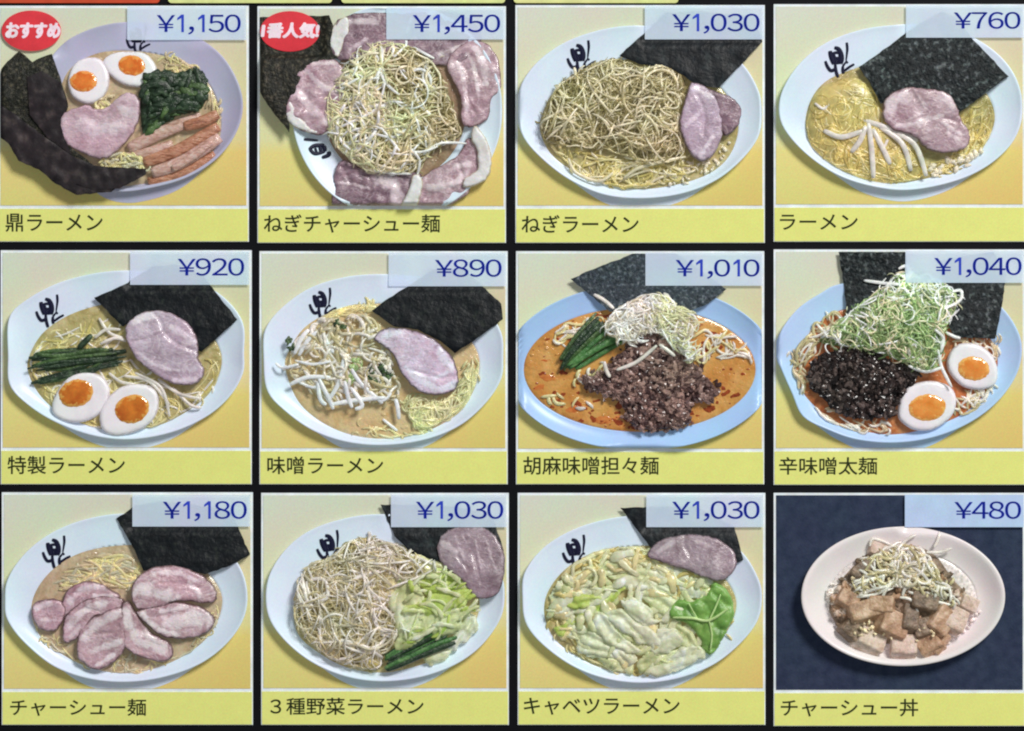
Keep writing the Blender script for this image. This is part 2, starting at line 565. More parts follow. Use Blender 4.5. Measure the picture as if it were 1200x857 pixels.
def tube(mb, pts, r, mi=0, k=6, flatten=1.0, taper=0.5):
    p = np.asarray(pts, float)
    n = len(p)
    t = np.gradient(p, axis=0)
    t /= np.linalg.norm(t, axis=1)[:, None] + 1e-9
    side = np.stack([t[:, 1], -t[:, 0], np.zeros(n)], 1)
    ln = np.linalg.norm(side, axis=1)[:, None]
    side = np.where(ln > 1e-6, side / (ln + 1e-9), np.array([1.0, 0, 0]))
    up = np.cross(side, t)
    up = np.where(up[:, 2:3] < 0, -up, up)
    s = np.linspace(0, 1, n)
    rr = np.broadcast_to(np.asarray(r, float), (n,)) * (1 - (1 - taper) * np.abs(2 * s - 1) ** 4)
    rr = rr.copy()
    ang = np.arange(k) * 2 * math.pi / k
    V = (p[:, None, :] + rr[:, None, None] * (np.cos(ang)[None, :, None] * side[:, None, :]
         + flatten * np.sin(ang)[None, :, None] * up[:, None, :])).reshape(-1, 3)
    F = []
    for i in range(n - 1):
        a, b = i * k, (i + 1) * k
        for j in range(k):
            j2 = (j + 1) % k
            F.append((a + j, a + j2, b + j2, b + j))
    F.append(tuple(range(k - 1, -1, -1)))
    F.append(tuple((n - 1) * k + j for j in range(k)))
    mb.add(V, F, mi)

def dome(poly, lo, hi, width):
    rg = region(poly)
    def f(q):
        t = np.clip(rg.dist(np.atleast_2d(q)) / width, 0, 1)
        return lo + (hi - lo) * np.sqrt(np.clip(1 - (1 - t) ** 2, 0, 1))
    return f

def strands(mb, poly, n, zf, zr=14, L=(80, 200), r=(3.5, 5.5), curl=0.02, mats=(0,), seed=1, step=9, spill=0.0, angle=None,
            spread=math.pi, weight=None, loop=0.12):
    """shredded leek, noodles or sprouts as separate curved threads over a heap"""
    rnd = random.Random(seed)
    poly = np.asarray(poly, float)
    x0, y0 = poly.min(0)
    x1, y1 = poly.max(0)
    cen = poly.mean(0)
    rg = region(poly)
    made = 0
    tries = 0
    while made < n and tries < n * 30:
        tries += 1
        q = np.array([rnd.uniform(x0, x1), rnd.uniform(y0, y1)])
        if not rg.has(q[0], q[1]):
            continue
        length = rnd.uniform(*L)
        a = rnd.uniform(0, 2 * math.pi) if angle is None else angle + rnd.gauss(0, spread)
        c = rnd.gauss(0, curl)
        if rnd.random() < loop:
            c = rnd.choice((-1, 1)) * rnd.uniform(2.2, 4.0) * curl
        pts = [q.copy()]
        for k in range(max(4, int(length / step))):
            c += rnd.gauss(0, curl * 0.18)
            a += c * step
            nq = q + step * np.array([math.cos(a), math.sin(a)])
            if not rg.has(nq[0], nq[1]):
                if rnd.random() < spill:
                    pass
                else:
                    to = cen - q
                    ta = math.atan2(to[1], to[0])
                    da = (ta - a + math.pi) % (2 * math.pi) - math.pi
                    a += max(-0.5, min(0.5, da))
                    nq = q + step * np.array([math.cos(a), math.sin(a)])
                    if not rg.has(nq[0], nq[1]) and k > 3:
                        break
            q = nq
            pts.append(q.copy())
        if len(pts) < 4:
            continue
        P = np.array(pts)
        z = zf(P)
        lay = rnd.random()
        ph, fr = rnd.uniform(0, 6.28), rnd.uniform(0.006, 0.016)
        s = np.arange(len(P)) * step
        z = z + lay * zr + zr * 0.35 * np.sin(s * fr * 6.28 + ph)
        ar = np.linspace(-1, 1, len(P))
        z = z - zr * 0.3 * ar ** 2
        rad = rnd.uniform(*r)
        if weight:
            mi = weight(P.mean(0), lay, rnd)
        else:
            mi = rnd.choice(mats)
        tube(mb, np.concatenate([P, z[:, None]], 1), rad, mi, 6, rnd.uniform(.35, .75), 0.35)
        made += 1

_t = (1 + 5 ** .5) / 2
ICO_V = np.array([(-1, _t, 0), (1, _t, 0), (-1, -_t, 0), (1, -_t, 0), (0, -1, _t), (0, 1, _t), (0, -1, -_t), (0, 1, -_t),
                  (_t, 0, -1), (_t, 0, 1), (-_t, 0, -1), (-_t, 0, 1)]) / math.hypot(1, _t)
ICO_F = [(0, 11, 5), (0, 5, 1), (0, 1, 7), (0, 7, 10), (0, 10, 11), (1, 5, 9), (5, 11, 4), (11, 10, 2), (10, 7, 6), (7, 1, 8),
         (3, 9, 4), (3, 4, 2), (3, 2, 6), (3, 6, 8), (3, 8, 9), (4, 9, 5), (2, 4, 11), (6, 2, 10), (8, 6, 7), (9, 8, 1)]
def _sub(V, F):
    V = [tuple(v) for v in V]
    cache = {}
    def mid(a, b):
        k = (min(a, b), max(a, b))
        if k not in cache:
            m = (np.array(V[a]) + np.array(V[b])) / 2
            V.append(tuple(m / np.linalg.norm(m)))
            cache[k] = len(V) - 1
        return cache[k]
    G = []
    for a, b, c in F:
        ab, bc, ca = mid(a, b), mid(b, c), mid(c, a)
        G += [(a, ab, ca), (b, bc, ab), (c, ca, bc), (ab, bc, ca)]
    return np.array(V), G
ICO2_V, ICO2_F = _sub(ICO_V, ICO_F)

def crumbs(mb, poly, n, zf, r=(7, 15), mats=(0,), seed=1, zr=8, flat_=0.75):
    rnd = random.Random(seed)
    poly = np.asarray(poly, float)
    x0, y0 = poly.min(0)
    x1, y1 = poly.max(0)
    rg = region(poly)
    made = 0
    while made < n:
        q = np.array([rnd.uniform(x0, x1), rnd.uniform(y0, y1)])
        if not rg.has(q[0], q[1]):
            continue
        made += 1
        R = rnd.uniform(*r)
        V = ICO2_V.copy()
        sd = rnd.random() * 100
        nz = np.array([mnoise.noise((v[0] * 1.6 + sd, v[1] * 1.6, v[2] * 1.6)) for v in V])
        nz2 = np.array([mnoise.noise((v[0] * 3.4, v[1] * 3.4 + sd, v[2] * 3.4)) for v in V])
        V = V * (1 + 0.85 * nz + 0.8 * nz2)[:, None]
        a = rnd.uniform(0, 6.28)
        ca, sa = math.cos(a), math.sin(a)
        V = V * np.array([rnd.uniform(.9, 1.7), rnd.uniform(.6, 1), flat_])
        V = np.stack([V[:, 0] * ca - V[:, 1] * sa, V[:, 0] * sa + V[:, 1] * ca, V[:, 2]], 1) * R
        z = zf(q[None])[0] + rnd.random() * zr
        # drawing space has y down: flip faces so normals point out
        mb.add(V + np.array([q[0], q[1], z]), [tuple(reversed(f)) for f in ICO2_F], rnd.choice(mats))

def boxm(mb, x0, y0, x1, y1, z0, z1, mi=0):
    V = [(x0, y0, z0), (x1, y0, z0), (x1, y1, z0), (x0, y1, z0), (x0, y0, z1), (x1, y0, z1), (x1, y1, z1), (x0, y1, z1)]
    F = [(0, 1, 2, 3), (7, 6, 5, 4), (0, 4, 5, 1), (1, 5, 6, 2), (2, 6, 7, 3), (3, 7, 4, 0)]
    mb.add(V, F, mi)

def ell(cx, cy, rx, ry, rot=0.0, n=40):
    a = np.linspace(0, 2 * math.pi, n, endpoint=False)
    x, y = rx * np.cos(a), ry * np.sin(a)
    c, s = math.cos(rot), math.sin(rot)
    return np.stack([cx + x * c - y * s, cy + x * s + y * c], 1)

# ------------------------------------------------------------------ text
def text_mesh(s, size):
    c = bpy.data.curves.new('text', 'FONT')
    c.body = s
    c.size = 1
    o = bpy.data.objects.new('text', c)
    COL.objects.link(o)
    bpy.context.view_layer.update()
    ev = o.evaluated_get(bpy.context.evaluated_depsgraph_get())
    me = ev.to_mesh()
    V = np.array([tuple(v.co) for v in me.vertices])
    F = [tuple(p.vertices) for p in me.polygons]
    ev.to_mesh_clear()
    bpy.data.objects.remove(o)
    bpy.data.curves.remove(c)
    return V, F

def text(name, s, box, mat, parent, z, thick=1.5, bold=0.0, slant=0.0, fit_h=True):
    """flat letters of a small thickness fitted to box (u0, v0, u1, v1)"""
    V, F = text_mesh(s, 1)
    u0, v0, u1, v1 = box
    mn, mx = V.min(0), V.max(0)
    sx = (u1 - u0) / (mx[0] - mn[0])
    sy = (v1 - v0) / (mx[1] - mn[1])
    x = u0 + (V[:, 0] - mn[0]) * sx
    y = v1 - (V[:, 1] - mn[1]) * sy
    x = x + slant * (v1 - y)
    mb = MB()
    offs = [(0, 0)]
    if bold:
        offs += [(bold, 0), (-bold, 0), (0, bold * .8), (0, -bold * .8), (bold * .7, bold * .6), (-bold * .7, bold * .6),
                 (bold * .7, -bold * .6), (-bold * .7, -bold * .6)]
    for i, (dx, dy) in enumerate(offs):
        top = np.stack([x + dx, y + dy, np.full(len(x), z + thick + i * 0.05)], 1)
        mb.add(top, F, 0)
        # letter sides: border edges down to the base
        cnt = {}
        for f in F:
            for a, b in zip(f, f[1:] + f[:1]):
                cnt[(a, b)] = cnt.get((a, b), 0) + 1
        bot = top.copy()
        bot[:, 2] = z
        S = []
        n = len(top)
        for (a, b) in cnt:
            if (b, a) not in cnt:
                S.append((b, a, a + n, b + n))
        mb.add(np.concatenate([top, bot]), S, 0)
    return mb.build(name, mat, parent, raw=True, smooth=False)

WIDE = str.maketrans('¥,0123456789', '￥，０１２３４５６７８９')

def price_text(s, box, parent):
    """wide digits set one by one, right-aligned to the box"""
    u0, v0, u1, v1 = box
    V0, _ = text_mesh('０', 1)
    mn, mx = V0.min(0), V0.max(0)
    sx = 54.0 / (mx[0] - mn[0])
    sy = (v1 - v0) / (mx[1] - mn[1])
    x = u1 + 2
    mb = MB()
    for ch in reversed(s):
        w = {',': 27.0, '1': 45.0}.get(ch, 57.0)
        if ch == '1':            # stem and flag, no foot
            c = x - w / 2 + 3
            for x0, y0, x1, y1, x2, y2, x3, y3 in ((c - 1, v0, c + 8, v0, c + 8, v1, c - 1, v1), (c - 1, v0, c - 1, v0 + 12, c - 15, v0 + 20, c - 15, v0 + 12)):
                mb.add([(x0, y0, 13.32), (x3, y3, 13.32), (x2, y2, 13.32), (x1, y1, 13.32)], [(0, 1, 2, 3)] if y3 == v1 else [(0, 3, 2, 1)])
            x -= w
            continue
        V, F = text_mesh(ch.translate(WIDE), 1)
        a, b = V.min(0), V.max(0)
        off = x - w / 2 - (a[0] + b[0]) / 2 * sx
        for dx, dy in ((0, 0), (0.8, 0), (-0.8, 0), (0, 0.5)):
            P = np.stack([V[:, 0] * sx + off + dx, v1 - (V[:, 1] - mn[1]) * sy + dy, np.full(len(V), 13.3 + abs(dx) * .05 + dy * .02)], 1)
            mb.add(P, F, 0)
        x -= w
    return mb.build('price_text', M['price_ink'], parent, raw=True, smooth=False)

EMBLEM = [  # brush strokes of the mark on the bowls: points, start width, end width
    ([(172, 440), (205, 525), (262, 596), (330, 580), (352, 545)], 40, 44), ([(250, 270), (270, 370), (318, 490)], 56, 58),
    ([(322, 215), (390, 240), (430, 315), (438, 400), (422, 480)], 46, 84), ([(300, 300), (325, 370), (345, 470)], 40, 34),
    ([(378, 385), (385, 430), (388, 475)], 30, 34), ([(285, 395), (425, 385)], 34, 34), ([(280, 320), (340, 300), (410, 300)], 30, 40), ([(310, 480), (430, 470)], 26, 28),
    ([(338, 480), (345, 560), (362, 640), (388, 715)], 36, 44),
    ([(468, 520), (466, 590), (480, 650)], 36, 40), ([(528, 430), (500, 480), (468, 520)], 16, 34), ([(525, 470), (552, 450)], 26, 30),
    ([(482, 610), (580, 535), (660, 490)], 34, 30),
    ([(530, 130), (540, 230), (535, 310), (525, 400), (522, 445)], 40, 14)]
MARK_ASIDE = [  # the same mark half hidden on the turned bowl
    ([(168, 484), (190, 486), (216, 488)], 8, 5), ([(186, 520), (204, 506), (238, 505)], 9, 11), ([(188, 518), (206, 534), (240, 526)], 9, 8),
    ([(236, 506), (241, 526)], 12, 10), ([(206, 514), (212, 530)], 7, 6), ([(222, 508), (226, 528)], 9, 8), ([(252, 526), (253, 538), (230, 547)], 12, 9)]

def emblem(parent, ox, oy, s=0.207, rot=0.0, strokes=None, z=24.0, zrow=None):
    mb = MB()
    c, sn = math.cos(rot), math.sin(rot)
    for pts, w0, w1 in (strokes or EMBLEM):
        p = catmull(pts, 5, False)
        p = (p - np.array([400, 450])) * s
        p = np.stack([p[:, 0] * c - p[:, 1] * sn + ox, p[:, 0] * sn + p[:, 1] * c + oy], 1)
        r = np.linspace(w0, w1, len(p)) * s * 0.68
        zz = np.full((len(p), 1), 0.0)
        P = np.concatenate([p, zz], 1)
        tube(mb, P, r, 0, 8, 0.3, 0.7)
    # lay the strokes on the bowl wall: follow the wall's height under them
    V = np.concatenate(mb.v)
    zz = Button.cur.wall(V[:, :2])
    k = 0
    for a in mb.v:
        a[:, 2] = zz[k:k + len(a)] + a[:, 2] + 3.0
        k += len(a)
    return mb.build('brush_emblem', M['brush'], parent)

# ------------------------------------------------------------------ pictured dishes
RIM, SOUPZ = 36.0, 10.0

def resample(poly, cen, n=120):
    """radius of an outline around a centre, one point per angle"""
    p = np.asarray(poly, float) - cen
    a = np.arctan2(p[:, 1], p[:, 0])
    r = np.hypot(p[:, 0], p[:, 1])
    o = np.argsort(a)
    a, r = a[o], r[o]
    an = np.linspace(-math.pi, math.pi, n, endpoint=False)
    rr = np.interp(an, np.concatenate([a - 2 * math.pi, a, a + 2 * math.pi]), np.concatenate([r, r, r]))
    return an, rr

def bowl(root, outer, inner, mat, soup_mat, foot=72, lip=9, rim=RIM, soupz=SOUPZ, foot_scale=0.74, spots=None, label=None, soup_name='soup', glint_domes=46):
    o = catmull(outer, 6)
    i = catmull(inner, 6)
    cen = i.mean(0)
    n = 140
    an, ro = resample(o, cen, n)
    _, ri = resample(i, cen, n)
    ri = np.minimum(ri, ro - 6)
    dirs = np.stack([np.cos(an), np.sin(an)], 1)
    mb = MB()
    rings = []
    def ring(rad, z, shift=0.0):
        p = cen + dirs * rad[:, None]
        p[:, 1] += shift
        rings.append(np.concatenate([p, np.broadcast_to(np.asarray(z, float), (n,))[:, None]], 1))
    # foot and outside wall, below and behind the lip
    oc = o.mean(0)
    fp = (cen + dirs * ro[:, None] - oc) * np.array([foot_scale, 0.88]) + oc + np.array([0, foot])
    rings.append(np.concatenate([fp, np.full((n, 1), 1.0)], 1))
    mid = (fp * 0.06 + (cen + dirs * (ro - 5)[:, None]) * 0.94)
    rings.append(np.concatenate([mid, np.full((n, 1), rim * 0.16)], 1))
    ring(ro - 1.5, rim * 0.82)
    ring(ro, rim * 0.92)
    ring(ro - 1.2, rim * 0.985)
    ring(ro - 0.35 * lip, rim)
    ring(ro - 0.8 * lip, rim * 0.965)
    ring(ro - lip * 1.25, rim * 0.88)
    zin = soupz - 3.0
    for t in (0.15, 0.3, 0.45, 0.6, 0.75, 0.88, 1.0):
        rad = (ro - lip * 1.25) * (1 - t) + (ri - 4) * t
        ring(rad, zin + (rim * 0.88 - zin) * (1 - t) ** 1.8)
    V = np.concatenate(rings)
    F = []
    for a in range(len(rings) - 1):
        for j in range(n):
            j2 = (j + 1) % n
            F.append((a * n + j, (a + 1) * n + j, (a + 1) * n + j2, a * n + j2))
    F.append(tuple((len(rings) - 1) * n + j for j in range(n)))
    mb.add(V, F, 0)
    ob = mb.build('bowl', mat, root, label=label)
    def wall(q):
        d = q - cen
        a = np.arctan2(d[:, 1], d[:, 0])
        r = np.hypot(d[:, 0], d[:, 1])
        R = np.interp(a, an, ro, period=2 * math.pi) - lip * 1.25
        I = np.interp(a, an, ri, period=2 * math.pi) - 4
        t = np.clip((R - r) / (R - I + 1e-6), 0, 1)
        return zin + (rim * 0.88 - zin) * (1 - t) ** 1.8
    Button.cur.wall = wall
    sb = MB()
    pillow(sb, cen + dirs * (ri - 1)[:, None], soupz - 3, 3.0, 8, 16, 1.2, 40, 3, 0, soupz - 6)
    mats = [soup_mat]
    if spots:
        mats += [M['chili'], M['chili_pale']]
        rnd = random.Random(spots[1])
        for k in range(spots[0]):
            t = rnd.uniform(0.55, 0.97)
            j = rnd.randrange(n)
            q = cen + dirs[j] * ri[j] * t
            R = rnd.choice((2.5, 3.5, 5, 8, 12)) * rnd.uniform(0.7, 1.2)
            pillow(sb, ell(q[0], q[1], R * rnd.uniform(1, 1.7), R * 0.8, rnd.uniform(-.4, .4), 10) + np.array([[rnd.uniform(-1, 1), rnd.uniform(-1, 1)] for _ in range(10)]) * R * .3,
                   soupz - 0.3, 1.0, R, 5, 0, 1, 0, 1, soupz - 2)
    rnd = random.Random(int(cen[0] * 7 + cen[1]))
    for k in range(glint_domes):           # small domes added to catch glints on the soup
        t = rnd.random() ** 0.35 * 0.96
        j = rnd.randrange(n)
        q = cen + dirs[j] * ri[j] * t
        R = rnd.choice((2.5, 3, 4, 6, 8))
        pillow(sb, ell(q[0], q[1], R * rnd.uniform(1, 1.4), R, 0, 10), soupz - 0.4, R * 0.45, R, 2.5, 0, 1, 0, 0, soupz - 2)
    if spots:                        # broad films of chili oil
        for k in range(16):
            j = rnd.randrange(n)
            q = cen + dirs[j] * ri[j] * rnd.uniform(0.72, 0.93)
            w = rnd.uniform(16, 34)
            e = ell(q[0], q[1], w, w * rnd.uniform(.25, .5), rnd.uniform(-.5, .5), 14)
            e = e + np.array([[rnd.uniform(-3, 3), rnd.uniform(-3, 3)] for _ in e])
            pillow(sb, e, soupz - 0.4, 0.8, 4, 7, 0, 1, 0, 2, soupz - 2)
    sb.build(soup_name, mats, ob)
    Button.cur.soup_poly = cen + dirs * ri[:, None]
    return ob

def sheet(root, poly, mat, z0=24, seed=1, thick=4, amp=5, tilt=(0, 0), name='seaweed_sheet', label=None, size=60, jit=1.6):
    mb = MB()
    p = densify(poly, 14, jit, seed)
    z0 = max(z0, 24) + 13
    amp = min(amp, 4.5)
    pillow(mb, p, z0 + 4, 1.5, 3, 10, amp, size * .8, seed, 0, z0 - 3, None, tilt)
    return mb.build(name, mat, root, label=label)

def line_dist(pts, q):
    p = catmull(pts, 5, False)
    d = np.full(len(q), 1e9)
    for a, b in zip(p[:-1], p[1:]):
        ab = b - a
        t = np.clip(((q - a) @ ab) / (ab @ ab + 1e-9), 0, 1)
        e = q - (a + t[:, None] * ab)
        d = np.minimum(d, np.hypot(e[:, 0], e[:, 1]))
    return d

def slice_(root, poly, mat, z0=24, h=9, edge=9, seed=1, tilt=(0, 0), name='pork_slice', amp=7, label=None, base=4, size=55, extra=None,
           fat=(), seams=(), step=7):
    """a cut slice: soft folds, carved seams between muscles, streaks of fat"""
    mb = MB()
    p = catmull(poly, 5)
    rnd = random.Random(seed)
    p = p + np.array([[rnd.uniform(-1, 1), rnd.uniform(-1, 1)] for _ in p]) * 2.2
    def carve(q, t):
        z = np.zeros(len(q)) if extra is None else extra(q, t)
        for s_ in seams:
            z = z - 7.0 * np.exp(-(line_dist(s_, q) / 4.0) ** 2)
        for f_, r_ in fat:
            z = z + 1.6 * np.clip(1.2 - line_dist(f_, q) / r_, 0, 1)
        return z
    def paint(q):
        v = np.zeros(len(q))
        for f_, r_ in fat:
            v = np.maximum(v, np.clip(1.5 - line_dist(f_, q) / r_, 0, 1))
        return v
    pillow(mb, p, z0, h, edge, step, amp, size, seed, 0, base, carve, tilt, paint if fat else None)
    return mb.build(name, mat, root, label=label)

def egg(root, poly, yc, yr, ym='yolk', z0=22, seed=1, rot=0.0, hole=True):
    mb = MB()
    p = catmull(poly, 6)
    yy = ell(yc[0], yc[1], yr[0], yr[1], rot)
    pillow(mb, p, z0, 14, 13, 7, 1.5, 50, seed, 0, 4)
    e = mb.build('egg_half', M['egg_white'], root)
    rnd = random.Random(seed)
    yy = yy + np.array([[rnd.uniform(-1, 1), rnd.uniform(-1, 1)] for _ in yy]) * 1.5
    yb = MB()
    pillow(yb, yy, z0 + 13, 8.0, 40, 6, 2.0, 34, seed, 0, z0 + 6)
    yb.build('yolk', M[ym], e)
    return e

def strip(root, pts, r, mat, z, name, flatten=0.5, label=None, n=6, taper=0.6, arch=4):
    mb = MB()
    p = catmull(pts, n, False)
    s = np.linspace(-1, 1, len(p))
    P = np.concatenate([p, (z + arch * (1 - s ** 2))[:, None]], 1)
    tube(mb, P, r, 0, 10, flatten, taper)
    return mb.build(name, mat, root, label=label)

def shreds(mb, poly, n, z, zr, L, r, mats, seed, angle=None, spread=3.2):
    """flat curled ribbons of leaf"""
    rnd = random.Random(seed)
    x0, y0 = poly.min(0)
    x1, y1 = poly.max(0)
    k = 0
    while k < n:
        q = np.array([rnd.uniform(x0, x1), rnd.uniform(y0, y1)])
        if not inside(poly, q[None])[0]:
            continue
        k += 1
        a = rnd.uniform(0, 6.28) if angle is None else angle + rnd.gauss(0, spread)
        c = rnd.gauss(0, 0.012)
        pts = [q]
        for _ in range(int(rnd.uniform(*L) / 9)):
            a += c * 9
            pts.append(pts[-1] + 9 * np.array([math.cos(a), math.sin(a)]))
            if not inside(poly, pts[-1][None])[0]:
                break
        if len(pts) < 4:
            continue
        P = np.array(pts)
        s = np.linspace(-1, 1, len(P))
        zz = z + rnd.random() * zr + 5 * (1 - s * s)
        R = rnd.uniform(*r) * (1 + 0.25 * np.sin(s * rnd.uniform(3, 8) + rnd.random() * 6))
        tube(mb, np.concatenate([P, zz[:, None]], 1), R, rnd.choice(mats), 8, rnd.uniform(.18, .42), 0.5)

def heap_base(root, poly, mat, name, lo, hi, width, seed=1, mb=None, mi=0):
    p = catmull(poly, 4)
    pillow(mb, p, lo, hi - lo, width, 15, 3, 30, seed, mi, 4)

def leaf(root, poly, mat, z0, h, ang, freq, amp, seed, name='cabbage_leaf', edge=11, label=None):
    """folded cabbage: sharp ridges run along the piece"""
    p = catmull(poly, 5)
    d = p - p.mean(0)
    w, ev = np.linalg.eigh(d.T @ d)
    ax = ev[:, 1]
    def ridges(q, t):
        e = q - p.mean(0)
        u = -e[:, 0] * ax[1] + e[:, 1] * ax[0]
        l = e @ ax
        wv = pn(np.stack([l * .5 + 500, u + 500], 1), 55, seed) * 2.6
        return amp * 1.5 * (np.abs(np.sin(u * freq * 0.95 + wv + seed)) ** 0.6 - .5) * np.clip(t * 1.6, 0, 1) + (pn(q, 17, seed + 1) * 3.4 + pn(q, 9, seed + 2) * 2.2) * np.clip(t * 1.4, 0, 1)
    rnd = random.Random(seed)
    return slice_(root, [(x + rnd.uniform(-8, 8), y + rnd.uniform(-8, 8)) for x, y in densify(poly, 24)], mat, z0, h, edge, seed, (0, 0), name, 3, label, 4, 40, ridges)

# ------------------------------------------------------------------ the screen and its buttons
def tagged(o, label, cat, group=None):
    o['label'] = label
    o['category'] = cat
    if group:
        o['group'] = group

class B:
    pass

def screen_box(name, x0, y0, x1, y1, z0, z1, mat, bevel=0.0):
    """box in photo pixels on the screen plane, z in drawing units"""
    me = bpy.data.meshes.new(name)
    cx, cy = (x0 + x1) / 2, (y0 + y1) / 2
    L = Vector(((cx - W / 2) * MM, 0, (H / 2 - cy) * MM))
    hx, hz = (x1 - x0) / 2 * MM, (y1 - y0) / 2 * MM
    import bmesh
    bm = bmesh.new()
    vs = [bm.verts.new((sx * hx, y, sz * hz)) for y in (-z1 * US, -z0 * US) for sx, sz in ((-1, -1), (1, -1), (1, 1), (-1, 1))]
    for f in ((0, 1, 2, 3), (7, 6, 5, 4), (0, 4, 5, 1), (1, 5, 6, 2), (2, 6, 7, 3), (3, 7, 4, 0)):
        bm.faces.new([vs[i] for i in f])
    if bevel:
        ed = [e for e in bm.edges if abs(e.verts[0].co.x - e.verts[1].co.x) < 1e-9 and abs(e.verts[0].co.z - e.verts[1].co.z) < 1e-9]
        bmesh.ops.bevel(bm, geom=ed, offset=bevel * MM, segments=5, affect='EDGES', profile=0.5)
    bmesh.ops.recalc_face_normals(bm, faces=bm.faces)
    bm.to_mesh(me)
    bm.free()
    me.materials.append(mat)
    o = bpy.data.objects.new(name, me)
    COL.objects.link(o)
    o.location = L
    return o

sc = screen_box('screen_panel', -60, -60, 1260, 917, -30, -8, M['black'])
sc['kind'] = 'structure'

for (x0, x1, m, lab) in ((-40, 187, 'tab_red', 'orange-red tab edge along the top, above the ¥1,150 button'),
                         (197, 389, 'tab_yellow', 'pale yellow tab edge between the orange-red tab and another yellow tab'),
                         (400, 592, 'tab_yellow', 'pale yellow tab edge above the ¥1,450 button, between two yellow tabs'),
                         (602, 795, 'tab_yellow', 'pale yellow tab edge above the ¥1,030 leek ramen button, beside bare black screen')):
    t = screen_box('category_tab', x0, -36, x1, 3.6, -7.5, 0, M[m], 4)
    tagged(t, lab, 'tab', 'category tabs along the top of the screen')

COLS, ROWS = (0, 300, 600, 900), (0, 285, 567)

def button(ci, ri, rect, split, pane, price, pbox, caption, cbox, label, dark=False, badge=None):
    b = B()
    b.x0, b.y0 = COLS[ci], ROWS[ri]
    cx = b.x0 + (rect[0] + rect[2]) / 2 / K
    cy = b.y0 + rect[3] / K
    b.loc = ((cx - W / 2) * MM, 0.0, (H / 2 - cy) * MM)
    b.pic = (rect[0] + 8, rect[1] + 8, rect[2] - 8, split)
    b.low = [pane]
    if badge:
        b.low.append((badge[0] - badge[2], badge[1] - badge[3], badge[0] + badge[2], badge[1] + badge[3]))
    Button.cur = b
    root = bpy.data.objects.new('menu_button', None)
    root.empty_display_size = 0.02
    COL.objects.link(root)
    root.location = b.loc
    tagged(root, label, 'menu button', 'dish buttons on the ordering screen')
    mb = MB(); boxm(mb, rect[0], rect[1], rect[2], rect[3], -7.6, -2.0)
    mb.build('white_frame', M['white_frame'], root, raw=True, smooth=False)
    mb = MB(); boxm(mb, b.pic[0], b.pic[1], b.pic[2], b.pic[3], -2.0, 0.0)
    mb.build('picture_background', M['navy' if dark else 'card'], root, raw=True, smooth=False,
             label='dark navy picture background' if dark else None)
    mb = MB(); boxm(mb, rect[0] + 3, split + 12, rect[2] - 3, rect[3] - 2, -2.0, 0.0)
    cs = mb.build('caption_strip', M['caption'], root, raw=True, smooth=False)
    text('caption_text', caption, cbox, M['ink'], cs, 0.0, 0.8, 0.7)
    mb = MB(); boxm(mb, pane[0], pane[1], pane[2], pane[3], 11.6, 12.6)
    pl = mb.build('price_label', M['pane_solid' if dark else 'pane'], root, raw=True, smooth=False)
    price_text(price, pbox, pl)
    if badge:
        mb = MB()
        pillow(mb, ell(badge[0], badge[1], badge[2], badge[3], 0, 56), 11.6, 1.4, 4, 16, 0, 1, 0, 0, 10.5)
        bd = mb.build('badge', M['badge'], root, raw=True)
        text('badge_text', badge[4], badge[5], M['badge_ink'], bd, 13.1, 1.0, 3.4, badge[6])
    return root, b

def seq(n, *mats):
    return [M[m] for m in mats]

